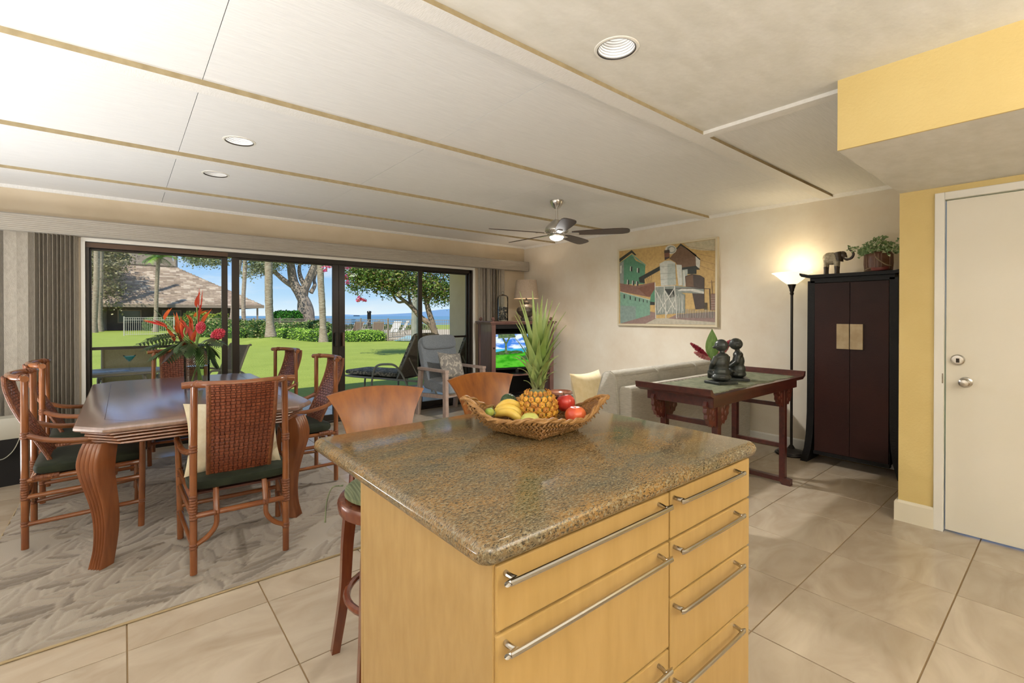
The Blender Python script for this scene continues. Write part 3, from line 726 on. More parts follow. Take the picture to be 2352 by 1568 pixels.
TX0, TX1, TY0, TY1 = -.195, .935, 3.045, 5.15
def octo(o_, c): return [(TX0-o_+c, TY0-o_), (TX1+o_-c, TY0-o_), (TX1+o_, TY0-o_+c*1.25), (TX1+o_, TY1+o_-c), (TX1+o_-c, TY1+o_), (TX0-o_+c, TY1+o_), (TX0-o_, TY1+o_-c), (TX0-o_, TY0-o_+c*1.25)]
def oring(o_, z, c=.115): return [Vector((x_, y_, z)) for x_, y_ in octo(o_, c)]
G().loft([oring(-.012, .728), oring(-.002, .730), oring(.003, .737), oring(.003, .748), oring(-.004, .757), oring(-.014, .760)]).obj('tabletop', M_tabletop, dt, smooth=True, ang=22)
# field lines of the inlaid border
fr = G()
ii = octo(-.115, .10)
for a, b in zip(ii, ii[1:]+ii[:1]):
    a = Vector((*a, .7602)); b = Vector((*b, .7602)); d = (b-a).normalized(); n = Vector((-d.y, d.x, 0))*.0012
    fr.add([a-n, b-n, b+n, a+n], [(0, 1, 2, 3)])
fr.obj('inlay_line', pm('inlay_dark', (.07, .03, .02), .4), dt)
ap = []
z = .728
for k in range(4): ap += [oring(-.044-.013*k, z), oring(-.026-.013*k, z-.005), oring(-.024-.013*k, z-.012), oring(-.044-.013*k, z-.0185)]; z -= .0195
ap.append(oring(-.09, z-.002))
G().loft(ap).obj('apron', M_tabw, dt, smooth=True, ang=40)
def cab_leg(cx_, cy_, ox, oy):
    """cabriole leg, outward direction (ox, oy); outer face reeded"""
    o_ = Vector((ox, oy, 0)).normalized(); sd = Vector((-o_.y, o_.x, 0))
    prof = [(.66, .020, .054), (.62, .034, .058), (.56, .046, .060), (.50, .042, .056), (.42, .022, .050), (.34, .002, .045), (.26, -.010, .041), (.18, -.012, .038), (.10, -.004, .036), (.05, .008, .037), (.0125, .018, .038)]
    sm = smooth_path([(a, b, c) for a, b, c in prof], 4); rings = []
    for (z, off, hw) in sm:
        c = Vector((cx_, cy_, z)) + o_*off; pts = []
        nr = 5
        for k in range(nr):
            for q in range(5):
                s_ = -1+2*(k+q/4*.999)/nr; bump = .015*math.sin(PI*q/4)
                pts.append(c + sd*(s_*hw) + o_*(hw*.62+bump))
        pts += [c+sd*hw-o_*hw*.95, c-sd*hw-o_*hw*.95]
        rings.append(pts)
    G().loft(rings).obj('leg', M_rib, dt, smooth=True, ang=50)
cab_leg(-.085, 3.235, -1, -1); cab_leg(.835, 3.260, 1, -1); cab_leg(-.085, 4.99, -1, 1); cab_leg(.835, 4.99, 1, 1)

# ------------------------------------------------------------------ rattan armchairs
M_rat = pm('rattan_pole', (0.28, 0.10, 0.032), 0.26, col2=(0.19, 0.058, 0.02), scale=7, stretch=(1, 1, .6), contrast=(.35, .65), coat=.35)
M_wrap = pm('rattan_binding', (0.23, 0.078, 0.026), 0.4, col2=(0.15, 0.045, 0.016), scale=40, bump=.5, bscale=160)
M_weave = pm('rattan_weave', (0.24, 0.068, 0.030), 0.34, col2=(0.17, 0.042, 0.019), scale=30, coat=.25)
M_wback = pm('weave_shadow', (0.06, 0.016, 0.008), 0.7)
M_cush = pm('dark_green_velvet', (0.012, 0.017, 0.009), 0.75, col2=(0.024, 0.032, 0.017), scale=12, sheen=.05, spec=.3)
def wrap(g, a, b, r, n=4):
    a = Vector(a); b = Vector(b)
    for k in range(n):
        p = a+(b-a)*((k+.5)/n); d = (b-a)/n*.5; g.tube([p-d, p, p+d], [r*.90, r*1.06, r*.90], 10, caps=False)
def make_chair():
    t = thing('rattan_armchair', 'x', 'dining chair', (0, 0, 0), 0, 'rattan armchairs around the dining table')
    r = .0165
    for s_ in (-1, 1):
        G().tube([(.21*s_, 0, .012), (.21*s_, 0, .50), (.205*s_, 0, .95)], r, 12).obj('back_leg', M_rat, t, smooth=True)
        arm = smooth_path([(.21*s_, .005, .635), (.225*s_, .10, .598), (.250*s_, .24, .582), (.265*s_, .38, .592), (.270*s_, .465, .600), (.268*s_, .500, .575), (.264*s_, .508, .52)], 6)
        G().tube(arm, .0155, 12).obj('arm', M_rat, t, smooth=True)
        G().tube([(.264*s_, .508, .53), (.258*s_, .505, .25), (.255*s_, .50, .012)], r, 12).obj('front_leg', M_rat, t, smooth=True)
        st_ = G()
        for z, rr in ((.395, .014), (.305, .0135), (.155, .0125)): st_.cyl((.21*s_, 0, z-.01), (.257*s_, .505, z+.012), rr, n=10)
        st_.obj('side_stretcher', M_rat, t, smooth=True)
        # seat post and quarter brace at the back
        br = G(); br.tube([(.112*s_, .07, .43), (.112*s_, .02, .36), (.112*s_, 0, .30)], .0145, 10); 
        br.tube(smooth_path([(.112*s_, 0, .30), (.115*s_, 0, .235), (.150*s_, 0, .185), (.20*s_, 0, .155)], 6), .0125, 10); br.obj('brace', M_rat, t, smooth=True)
    bs = G(); bs.cyl((-.21, 0, .30), (.21, 0, .30), .0145, n=10); bs.obj('back_stretcher', M_rat, t, smooth=True)
    fs_ = G(); fs_.cyl((-.257, .505, .39), (.257, .505, .39), .014, n=10); fs_.cyl((-.257, .503, .20), (.257, .503, .20), .0125, n=10); fs_.obj('front_stretcher', M_rat, t, smooth=True)
    # crest rail bowed backwards
    cr_ = smooth_path([(-.255, .006, .952), (-.205, -.004, .955), (-.15, -.055, .957), (0, -.082, .955), (.15, -.055, .957), (.205, -.004, .955), (.255, .006, .952)], 6)
    G().tube(cr_, .0175, 12).obj('crest_rail', M_rat, t, smooth=True)
    # woven sling
    path = smooth_path([(-.085, .952), (-.080, .90), (-.052, .80), (-.005, .69), (.055, .58), (.105, .48), (.125, .425)] and [(0, y, z) for y, z in ((-.082, .955), (-.078, .89), (-.050, .79), (-.008, .69), (.045, .58), (.088, .49), (.108, .425))], 12)
    def sp(u, s_):
        x_ = u*len(path)-u; i = min(int(x_), len(path)-2); f_ = x_-i; p = path[i].lerp(path[i+1], f_); d = (path[i+1]-path[i]).normalized(); n = Vector((0, d.z, -d.y))
        bow = .022*(1-s_*s_); return Vector((s_*(.147-.010*u), p.y, p.z)) - Vector((0, 1, 0))*bow*(1-u*.8), -n
    g = G(); ROW, COL = 34, 13
    for i in range(ROW):
        for j in range(COL):
            if (i+j) % 2 == 0: ua, ub, sa, sb = i-.02, i+1.02, j+.10, j+.90; hgt = .0048
            else: ua, ub, sa, sb = i+.12, i+.88, j-.10, j+1.10; hgt = .0028
            q = []
            for (uu, ss) in ((ua, sa), (ub, sa), (ub, sb), (ua, sb)): q.append(sp(max(0, min(1, uu/ROW)), max(-1, min(1, 2*ss/COL-1))))
            c = sum((p for p, n in q), Vector())/4
            lo = [c+(p-c)*.95 for p, n in q]; nn = q[0][1]
            hi = [c+(p-c)*.66+nn*hgt*1.25 for p, n in q]; lw = [c+(p-c)*.66-nn*hgt*1.25 for p, n in q]
            k = len(g.v); g.v += [tuple(p) for p in lo+hi+lw]
            for a in range(4): b = (a+1) % 4; g.f += [(k+a, k+b, k+4+b, k+4+a), (k+b, k+a, k+8+a, k+8+b)]; g.m += [0, 0]
            g.f += [(k+4, k+5, k+6, k+7), (k+11, k+10, k+9, k+8)]; g.m += [0, 0]
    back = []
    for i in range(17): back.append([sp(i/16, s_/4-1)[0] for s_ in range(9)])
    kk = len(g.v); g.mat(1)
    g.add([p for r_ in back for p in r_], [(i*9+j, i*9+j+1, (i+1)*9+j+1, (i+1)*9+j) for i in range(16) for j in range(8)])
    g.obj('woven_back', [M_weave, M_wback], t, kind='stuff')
    fr_ = G()
    for s_ in (-1, 1): fr_.tube([(s_*(.150-.010*k/(len(path)-1)), p.y, p.z) for k, p in enumerate(path)], .0115, 8)
    fr_.cyl((-.14, path[-1].y, path[-1].z), (.14, path[-1].y, path[-1].z), .013, n=8)
    fr_.obj('back_frame', M_wrap, t, smooth=True)
    wr = G()
    for s_ in (-1, 1):
        x_ = .21*s_
        wrap(wr, (x_, 0, .28), (x_, 0, .405), .0185, 9); wrap(wr, (x_, 0, .135), (x_, 0, .165), .0185, 2); wrap(wr, (x_, 0, .615), (x_, 0, .655), .0185, 3)
        wrap(wr, (.257*s_, .505, .37), (.257*s_, .505, .42), .0185, 4); wrap(wr, (.256*s_, .503, .155), (.256*s_, .503, .18), .0185, 2)
        wrap(wr, (.175*s_, -.03, .957), (.20*s_, -.01, .957), .0195, 2); wrap(wr, (.098*s_, 0, .30), (.125*s_, 0, .30), .0170, 2)
        wrap(wr, (.21*s_+.004*s_, .03, .393), (.224*s_, .14, .398), .0160, 7)
    wr.obj('binding', M_wrap, t, smooth=True, kind='stuff')
    G().box(-.215, .215, .04, .50, .392, .402).obj('seat_board', M_wback, t)
    G().cushion((0, .275, .437), (.48, .50, .078), .55, .28).obj('seat_cushion', M_cush, t, smooth=True)
    return t
proto = make_chair()
def pc(o, loc, rz, label): o.location = (loc[0], loc[1], 0.0125 if loc[0] < 1.33 else 0); o.rotation_euler = (0, 0, rz); o['label'] = label; return o
# local +y is the way the sitter looks
pc(proto, (.472, 2.788), -.06, 'rattan armchair at the near end of the dining table, its woven back to the camera')
spots = [((-.428, 3.905), -PI/2+.02, 'rattan armchair on the left side of the dining table, nearer of two'),
         ((-.440, 4.735), -PI/2+.03, 'rattan armchair on the left side of the dining table, farther of two, before the blind'),
         ((1.265, 3.915), PI/2+.05, 'rattan armchair on the right side of the dining table, behind the bar stool'),
         ((1.235, 5.03), PI/2+.22, 'rattan armchair on the right side of the dining table, nearest the windows'),
         ((.42, 5.56), PI+.0, 'rattan armchair at the window end of the dining table, behind the flowers')]
for loc, rz, lb in spots: pc(copy_tree(proto), loc, rz, lb)
# pillows, table things
M_cream = pm('cream_cloth', (0.66, 0.58, 0.40), 0.9, col2=(0.72, 0.65, 0.48), scale=30, bump=.3, bscale=200, sheen=.3)
pw = G().pillow((0, 0, 0), .46, .38, .12, M=RX(math.radians(76))).obj('throw_pillow', M_cream, smooth=True)
pw.location = (.468, 2.985, .655); pw.rotation_euler = (0, 0, -.06); tag(pw, 'cream throw pillow on the chair at the near end of the dining table', 'pillow')
M_leafc = pm('leaf_print_cloth', (0.10, 0.11, 0.06), 0.9, col2=(0.42, 0.42, 0.28), scale=9, stretch=(1, 1, .5), contrast=(.47, .53), distort=1.5)
pw = G().pillow((0, 0, 0), .38, .26, .10, M=RX(math.radians(76))).obj('throw_pillow', M_leafc, smooth=True)
pw.location = (.435, 5.345, .600); tag(pw, 'green leaf print pillow on the chair at the window end of the table', 'pillow')
# blue cloth laid over the seat of a left chair is the sky sheen on the cushion; nothing extra there

# ------------------------------------------------------------------ vase with tropical flowers
M_vglass = glass_mat('vase_glass', (0.97, 0.985, 0.975), 1.18)
M_water = glass_mat('vase_water', (0.72, 0.76, 0.68), 1.12)
M_green = pm('stem_green', (0.10, 0.20, 0.035), 0.5, col2=(0.20, 0.28, 0.07), scale=12)
M_dleaf = pm('dark_leaf', (0.022, 0.050, 0.014), 0.35, col2=(0.05, 0.10, 0.025), scale=10)
M_hel = pm('heliconia_red', (0.55, 0.085, 0.02), 0.4, col2=(0.42, 0.02, 0.03), scale=8)
M_hel2 = pm('heliconia_orange', (0.66, 0.17, 0.03), 0.4, col2=(0.55, 0.07, 0.03), scale=9)
M_cone = pm('ginger_cone', (0.55, 0.035, 0.06), 0.4, col2=(0.62, 0.10, 0.14), scale=30)
VX, VY, VZ = .430, 4.30, .7605
vs = thing('flower_vase', 'straight clear glass vase of water on the dining table', 'vase', (VX, VY, VZ))
G().lathe([(0, 0), (.079, 0), (.082, .006), (.083, .285), (.080, .285), (.079, .016), (0, .014)], n=36, caps=False).obj('glass', M_vglass, vs, smooth=True)
G().lathe([(0, .017), (.077, .017), (.077, .165), (0, .165)], n=32, caps=False).obj('water', M_water, vs, smooth=True)
fa = thing('flower_arrangement', 'orange and red heliconia, ginger and dark fern leaves standing in the glass vase', 'flowers', (VX, VY, VZ))
rn = random.Random(5)
def blade_leaf(g, base, tip, width, sag=.0, n=10, fold=.25, up=Vector((0, 0, 1)), shape=.8):
    base = Vector(base); tip = Vector(tip); d = tip-base; L = d.length; dn = d.normalized(); side = dn.cross(up)
    side = side.normalized() if side.length > 1e-3 else Vector((1, 0, 0)); nor = side.cross(dn)
    rings = []
    for k in range(n):
        s_ = k/(n-1); p = base + d*s_ + Vector((0, 0, -sag*L*s_*s_ + sag*L*.25*s_)); w0 = width*.5*max(.03, math.sin(PI*min(1, s_**shape*.97+.03)))
        rings.append([p+side*w0+nor*w0*fold, p+nor*.0008, p-side*w0+nor*w0*fold, p-nor*.0008])
    g.loft(rings)
# stems (kept inside the vase mouth)
def lp(u, v, dd=0):                         # a point of the bouquet plane through the vase, from its bearing
    r = ray(u, v); F2 = Vector((math.cos(YAW), math.sin(YAW), 0)); d = (Vector((VX, VY, 0)).dot(F2)+dd)/r.dot(F2)
    p = Vector((0, 0, EYE))+r*d; return p-Vector((VX, VY, VZ))
NECK = Vector((0, 0, .27))
heads = [((395, 707), (378, 735), 0), ((460, 670), (452, 706), 0), ((480, 712), (445, 728), .05), ((410, 735), (425, 752), -.05), ((427, 722), (440, 745), .08), ((330, 737), (385, 752), 0)]
stems = [(408, 768), (455, 750), (462, 740), (425, 770), (440, 765), (430, 780)]
for i, ((tip, root_, dd), st_) in enumerate(zip(heads, stems)):
    t_ = lp(*tip, dd); r_ = lp(*root_, dd); s0 = lp(*st_, dd*.6)
    b = Vector((rn.uniform(-.04, .04), rn.uniform(-.04, .04), .03))
    pth = smooth_path([b, Vector((b.x*-.4, b.y*-.4, .27)), s0, r_], 6)
    fo = G().tube(pth, .006, 6).obj('stem', M_green, fa, smooth=True)
    g = G(); blade_leaf(g, r_, t_, .034, 0, 9, .9, shape=.7); blade_leaf(g, r_, r_+(t_-r_)*.62+Vector((0, 0, .03)), .026, 0, 8, .9)
    blade_leaf(g, s0, s0+(t_-s0)*.75+Vector((.02, .01, .02)), .030, 0, 8, .9)
    g.obj('bract', M_hel2 if i % 2 == 0 else M_hel, fa, smooth=True, ang=60)
def bracts(p0, p1, mat_, w=.03):
    g = G(); blade_leaf(g, p0, p1, w, .02, 10, .8, shape=.6); g.obj('bract', mat_, fa, smooth=True, ang=60)
bracts(lp(416, 790), lp(398, 745), M_hel, .04); bracts(lp(420, 800), lp(415, 725, -.03), M_hel, .05); bracts(lp(442, 790), lp(422, 738, .02), M_hel, .055)
bracts(lp(440, 790), lp(455, 745), M_hel2, .03); bracts(lp(448, 776), lp(486, 708), M_hel2, .045); bracts(lp(385, 752), lp(328, 733), M_hel2, .035)
bracts(lp(400, 785), lp(376, 745), M_hel2, .04); bracts(lp(418, 795), lp(398, 716), M_hel2, .04); bracts(lp(458, 705), lp(458, 661), M_hel, .02); bracts(lp(463, 705), lp(466, 664), M_hel, .012)
bracts(lp(376, 733), lp(352, 708), M_dleaf, .012)
for (u, v, s_) in ((461, 752, 1.0), (500, 768, 1.25)):
    c = lp(u, v, -.03); ax = (c-lp(455, 800)).normalized(); q = ax.to_track_quat('Z', 'Y').to_matrix(); g = G()
    for i in range(9):
        for k in range(9):
            a = 2*PI*(k+.5*(i % 2))/9; h = i/8; rr = .030*s_*math.sin(PI*(.12+.80*h))**.7; z = (h-.5)*.075*s_
            p0 = c+q @ Vector((rr*.7*math.cos(a), rr*.7*math.sin(a), z-.006)); p1 = c+q @ Vector((rr*1.15*math.cos(a), rr*1.15*math.sin(a), z+.010*s_)); g.tube([p0, (p0+p1)/2, p1], [.005*s_, .0055*s_, .0012], 5)
    g.ell(c, (.022*s_, .022*s_, .034*s_), q); g.obj('ginger_cone', M_cone, fa, smooth=True)
    G().tube(smooth_path([(0.01, 0, .05), (0.01, 0, .28), lp(470 if u > 480 else 452, 792), c-ax*.03], 6), .007, 6).obj('stem', M_green, fa, smooth=True)
# dark fern fronds
for (u, v, dd) in ((330, 800, 0), (312, 790, .12), (345, 822, -.1), (380, 830, .1), (495, 815, 0), (500, 840, .1), (475, 835, -.12), (355, 770, .15), (515, 790, -.1), (420, 815, -.2), (455, 838, .15), (400, 800, -.12), (440, 812, .05), (335, 778, -.06)):
    tip = lp(u, v, dd); mid = NECK*1.1+(tip-NECK)*.5+Vector((0, 0, .045)); pth = smooth_path([NECK+Vector((0, 0, .02)), mid, tip], 8); g = G(); g.tube(pth, .0022, 5)
    for k in range(3, len(pth)-1):
        d = (pth[k+1]-pth[k-1]).normalized(); sd = d.cross(Vector((0, 0, 1))).normalized(); L = .075*math.sin(PI*k/len(pth))+.02
        for s_ in (1, -1): blade_leaf(g, pth[k], pth[k]+sd*s_*L*.8+d*L*.7+Vector((0, 0, -.35*L)), .017, .1, 6, .1)
    g.obj('frond', M_dleaf, fa, smooth=True, ang=60)
for (u, v, dd, w0) in ((415, 760, .0, .06), (470, 790, .0, .05), (395, 790, -.05, .055), (450, 800, .08, .06), (430, 790, -.08, .05)):
    g = G(); blade_leaf(g, NECK*.9, lp(u, v, dd), w0, .0, 10, .25, up=Vector((.64, .77, 0.2))); g.obj('leaf', pm('mid_leaf', (.06, .11, .025), .4, col2=(.16, .16, .05), scale=8), fa, smooth=True, ang=60)
# bag at far left
bag = thing('tote_bag', 'black and cream tote bag standing by the vertical blind at the left edge', 'bag', (-.80, 5.30, 0), .15)
M_blk = pm('black_cloth', (.010, .010, .011), .8); M_crm = pm('cream_canvas', (.50, .48, .40), .85)
g = G(); g.loft([[Vector((x_*w0, y_*.075, z)) for x_, y_ in ((-1, -1), (1, -1), (1, 1), (-1, 1))] for z, w0 in ((0, .165), (.02, .175), (.36, .18))]); g.obj('body', M_blk, bag)
g = G(); g.loft([[Vector((x_*w0, y_*.078, z)) for x_, y_ in ((-1, -1), (1, -1), (1, 1), (-1, 1))] for z, w0 in ((.36, .182), (.48, .18), (.52, .175))]); g.obj('top_band', M_crm, bag)
G().tube(smooth_path([(-.06, -.08, .46), (-.02, -.10, .33), (.05, -.105, .22), (.12, -.10, .26), (.165, -.08, .37), (.17, -.078, .46)], 7), .012, 6, flat=.25).obj('strap', M_crm, bag, smooth=True)
# ------------------------------------------------------------------ ceiling fan
M_blade = pm('fan_blade_walnut', (0.030, 0.017, 0.012), 0.45, col2=(0.050, 0.028, 0.019), scale=14, stretch=(.6, 6, 1))
fan = thing('ceiling_fan', 'brushed nickel ceiling fan with five dark blades and a lit lamp', 'ceiling fan', (3.235, 3.235, CZ))
G().lathe([(.066, 0), (.066, -.012), (.055, -.035), (.038, -.062), (.024, -.075), (0.018, -.080)], n=30).obj('canopy', M_nickel, fan, smooth=True)
G().cyl((0, 0, -.07), (0, 0, -.20), .0125, n=14).obj('downrod', M_nickel, fan, smooth=True)
G().lathe([(.030, -.185), (.045, -.195), (.060, -.21), (.085, -.235), (.108, -.262), (.113, -.285), (.108, -.300), (.085, -.318), (.062, -.328)], n=36).obj('motor_housing', M_nickel, fan, smooth=True)
vg = G()
for k in range(36):
    a = 2*PI*k/36; vg.tube([(.112*math.cos(a), .112*math.sin(a), -.292), (.088*math.cos(a), .088*math.sin(a), -.322)], .003, 5)
vg.obj('vent_fins', M_chrome, fan)
G().lathe([(.062, -.326), (.070, -.336), (.068, -.348)], n=30).obj('lamp_collar', M_nickel, fan, smooth=True)
G().lathe([(.066, -.347), (.067, -.356), (.055, -.372), (.030, -.383), (0, -.386)], n=30, caps=False).obj('lamp_bowl', pm('lit_bowl', (1, 1, 1), .4, emit=(1, .97, .92), estr=14), fan, smooth=True)
for k in range(5):
    a = YAW - PI + math.radians(4) + k*2*PI/5
    R4 = Matrix.Rotation(a, 4, 'Z') @ Matrix.Rotation(math.radians(-12), 4, 'X')
    n = 12; pts_t = []; prof = [(.15, .038), (.20, .047), (.30, .056), (.42, .063), (.54, .067), (.62, .066), (.665, .055), (.685, .035), (.69, 0)]
    poly = [(x_, w0) for x_, w0 in prof] + [(x_, -w0) for x_, w0 in reversed(prof[:-1])]
    Mx = Matrix.Translation((0, 0, -.318)) @ R4
    G().prism(poly, -.003, .003, 'z', Mx).obj('blade', M_blade, fan)
    G().prism([(.08, .018), (.16, .026), (.215, .022), (.215, -.022), (.16, -.026), (.08, -.018)], -.010, -.0035, 'z', Mx).obj('blade_iron', M_nickel, fan)
area_lamp('fan_lamp', (3.235, 3.235, CZ-.392), .11, 42, (1, .96, .90))

# ------------------------------------------------------------------ torchiere
M_iron = pm('black_bronze', (0.018, 0.014, 0.012), 0.32, metal=.4)
fx, fy = 4.86, 1.735
tl_ = thing('floor_lamp', 'black torchiere floor lamp with lit white glass bowl beside the armoire', 'floor lamp', (fx, fy, 0))
G().lathe([(0, 0), (.135, 0), (.138, .010), (.134, .018), (.120, .022), (.118, .030), (.085, .036), (.060, .046), (.034, .056), (.022, .075), (.012, .09)], n=36).obj('base', M_iron, tl_, smooth=True)
G().cyl((0, 0, .085), (0, 0, 1.56), .0115, n=14).obj('pole', M_iron, tl_, smooth=True)
G().lathe([(.0115, 1.50), (.018, 1.515), (.014, 1.53), (.020, 1.545), (.020, 1.555), (.036, 1.60), (.036, 1.607)], n=24).obj('socket_cup', M_iron, tl_, smooth=True)
G().lathe([(.030, 1.600), (.050, 1.612), (.085, 1.640), (.118, 1.672), (.150, 1.700), (.168, 1.708), (.168, 1.712), (.148, 1.705), (.112, 1.678), (.080, 1.648), (.045, 1.622), (.0, 1.618)], n=44, caps=False).obj('glass_bowl', pm('lit_glass', (.95, .9, .8), .3, emit=(1, .84, .52), estr=1.15), tl_, smooth=True)
point_lamp('torchiere_bulb', (fx, fy, 1.80), 2.6, (1, .80, .50), .06)

# ------------------------------------------------------------------ armoire
M_lac = pm('black_lacquer', (0.005, 0.0045, 0.005), 0.5, spec=.3, bump=.2, bscale=90)
M_redlac = pm('oxblood_lacquer', (0.034, 0.0085, 0.006), 0.5, spec=.3, col2=(0.020, 0.0055, 0.005), scale=2.2, detail=6, bump=.15, bscale=120)
M_plate = pm('gold_leaf_plate', (0.46, 0.36, 0.22), 0.42, metal=.35, col2=(0.38, 0.28, 0.16), scale=14)
arm = thing('armoire', 'tall black armoire with oxblood doors and square gold plates by the entry', 'armoire', (4.715, 1.235, 0), 0)
# local: x = depth into the wall (0..0.31), y along the wall
def flare(s_):
    pr = [(0, .375), (.03, .368), (.12, .345), (.25, .330), (.45, .322), (1.615, .318)]
    g = G(); rings = []
    for z, o_ in pr: rings.append([Vector((x_, s_*y_, z)) for x_, y_ in ((-.004, o_-.055), (-.004, o_), (.30, o_), (.30, o_-.055))][::s_])
    g.loft(rings); return g
for s_ in (1, -1): flare(s_).obj('side_post', M_lac, arm)
G().bbox(.012, .30, -.268, .268, .10, 1.60, .002).obj('cabinet_body', M_lac, arm)
G().bbox(-.004, .30, -.30, .30, 1.595, 1.640, .003).obj('top_rail', M_lac, arm)
G().bbox(-.002, .05, -.27, .27, .085, .115, .003).obj('bottom_rail', M_lac, arm)
tp = G(); tp.prism([(-.375, 1.672), (-.36, 1.655), (-.30, 1.640), (.30, 1.640), (.36, 1.655), (.375, 1.672), (.375, 1.690), (.35, 1.678), (.30, 1.668), (-.30, 1.668), (-.35, 1.678), (-.375, 1.690)], -.035, .315, 'x')
tp.obj('top_board', M_lac, arm)
for s_ in (1, -1):
    y0, y1 = (.0015, .262) if s_ > 0 else (-.262, -.0015)
    d = G().bbox(-.006, .012, y0, y1, .118, 1.592, .002).obj('door', M_redlac, arm)
    yp = (.003, .093) if s_ > 0 else (-.093, -.003)
    G().bbox(-.018, -.006, yp[0], yp[1], 1.025, 1.238, .0015).obj('handle_plate', M_plate, d)
# elephant
M_ep = pm('carved_pale_wood', (0.55, 0.50, 0.38), 0.45, col2=(0.36, 0.30, 0.21), scale=60, bump=.4, bscale=180)
M_ed = pm('carved_dark_wood', (0.050, 0.034, 0.026), 0.35, col2=(0.085, 0.06, 0.045), scale=50)
M_tusk = pm('tusk', (.7, .66, .55), .4)
el = thing('elephant_figurine', 'small carved elephant figurine with raised trunk on top of the armoire', 'figurine', (4.845, 1.405, 1.6685), 0)
blob('body', M_ep, lambda g: (g.ell((0, .0, .145), (.046, .072, .056)), g.ell((0, .025, .15), (.043, .050, .052)), [g.tube([(sx*.022, sy, .13), (sx*.023, sy, .085), (sx*.023, sy, .07)], [.020, .017, .016], 10) for sx in (-1, 1) for sy in (.045, -.038)]), el, .004, 3)
for sx in (-1, 1):
    for sy in (.045, -.038):
        G().tube([(sx*.023, sy, .0), (sx*.023, sy, .03), (sx*.023, sy, .078)], [.014, .0125, .0155], 12).obj('leg', M_ed, el, smooth=True)
hd = blob('head', M_ed, lambda g: (g.ell((0, -.078, .170), (.028, .032, .034)), g.ell((0, -.092, .155), (.020, .022, .024)),
     g.tube(smooth_path([(0, -.095, .142), (0, -.115, .130), (0, -.145, .140), (0, -.158, .168), (0, -.148, .195), (0, -.130, .210), (0, -.122, .228)], 5), [.0145]*6+[.012]*6+[.0105]*6+[.009]*6+[.007]*7, 10)), el, .0032, 2)
for sx in (-1, 1):
    g = G(); rings = []
    for k in range(7): a = k/6; rings.append([Vector((sx*(.026+.018*math.sin(PI*a)), -.075+.052*a, .200-.01*a)), Vector((sx*(.030+.018*math.sin(PI*a)), -.073+.052*a, .200-.01*a)), Vector((sx*(.028+.016*math.sin(PI*a)), -.078+.045*a, .112+.012*a)), Vector((sx*(.024+.016*math.sin(PI*a)), -.080+.045*a, .112+.012*a))])
    g.loft(rings); g.obj('ear', M_ed, el, smooth=True, ang=60)
    G().tube(smooth_path([(sx*.014, -.100, .146), (sx*.018, -.120, .138), (sx*.018, -.138, .142)], 4), [.0045]*4+[.003]*4+[.001], 7).obj('tusk', M_tusk, el, smooth=True)
# plant in pot
M_pot = pm('brown_pot', (0.11, 0.045, 0.028), 0.4, col2=(0.18, 0.09, 0.05), scale=14, bump=.3, bscale=30)
M_rope = pm('rope', (.30, .22, .14), .85)
pl = thing('potted_ivy', 'potted ivy in a ribbed brown pot with rope on top of the armoire', 'potted plant', (4.855, 1.075, 1.6685), 0)
G().lathe([(0, 0), (.082, 0), (.094, .012), (.098, .06), (.098, .125), (.094, .150), (.086, .165), (.080, .165), (.080, .145), (0, .14)], n=36).obj('pot', M_pot, pl, smooth=True)
rb = G()
for k in range(30):
    a = 2*PI*k/30
    if k % 5 < 3: rb.tube([(.096*math.cos(a), .096*math.sin(a), .018), (.101*math.cos(a), .101*math.sin(a), .07), (.099*math.cos(a), .099*math.sin(a), .148)], .0035, 6)
rb.obj('rib', pm('pot_rib', (.22, .12, .075), .5), pl, smooth=True)
Ms = RZ(-.35) @ RY(math.radians(-12))
G().lathe([(0, 0), (.055, 0), (.062, .006), (.064, .030), (.058, .030), (.056, .010), (0, .008)], n=28, M=RY(math.radians(-10)), c=(-.075, -.030, .014)).obj('side_bowl', pm('glazed_red_bowl', (.20, .045, .04), .3, coat=.5), pl, smooth=True)
G().tube(smooth_path([(-.085, .01, .160), (-.100, -.005, .12), (-.108, -.040, .08), (-.105, -.075, .052), (-.085, -.100, .045)], 6), .0048, 7).obj('rope', M_rope, pl, smooth=True)
G().tube(smooth_path([(-.085, .03, .035), (-.098, .055, .025), (-.088, .075, .012), (-.09, .07, .004)], 5), .0055, 7).obj('rope', M_rope, pl, smooth=True)
M_ivy = [pm('ivy_leaf', (0.10, 0.19, 0.065), .45), pm('ivy_leaf_pale', (0.48, 0.55, 0.34), .5), pm('ivy_leaf_mid', (.19, .30, .12), .5)]
rn = random.Random(9); g = G(); g2 = G()
def ivyleaf(g, p, s_, nrm):
    nrm = nrm.normalized(); a = nrm.cross(Vector((rn.gauss(0, 1), rn.gauss(0, 1), rn.gauss(0, 1)))).normalized(); b = nrm.cross(a)
    sh = [(0, -.15), (.45, -.45), (.9, -.1), (.5, .25), (.35, .75), (0, 1.2), (-.35, .75), (-.5, .25), (-.9, -.1), (-.45, -.45)]
    k = len(g.v); g.v.append(tuple(p+nrm*s_*.15)); g.v += [tuple(p+a*x_*s_+b*y_*s_) for x_, y_ in sh]; mi = rn.choice((0, 0, 1, 2, 2))
    for i in range(10): g.f.append((k, k+1+i, k+1+(i+1) % 10)); g.m.append(mi)
for i in range(330):
    a = rn.uniform(0, 2*PI); r_ = rn.random()**.6*.135; p = Vector((r_*math.cos(a)*.8, r_*math.sin(a)*1.05, .170+.125*(1-(r_/.15)**2)*rn.uniform(.2, 1.15)-.02*(r_/.14)))
    ivyleaf(g, p, rn.uniform(.011, .019), Vector((-.8, rn.uniform(-.6, .6), rn.uniform(.1, 1))))
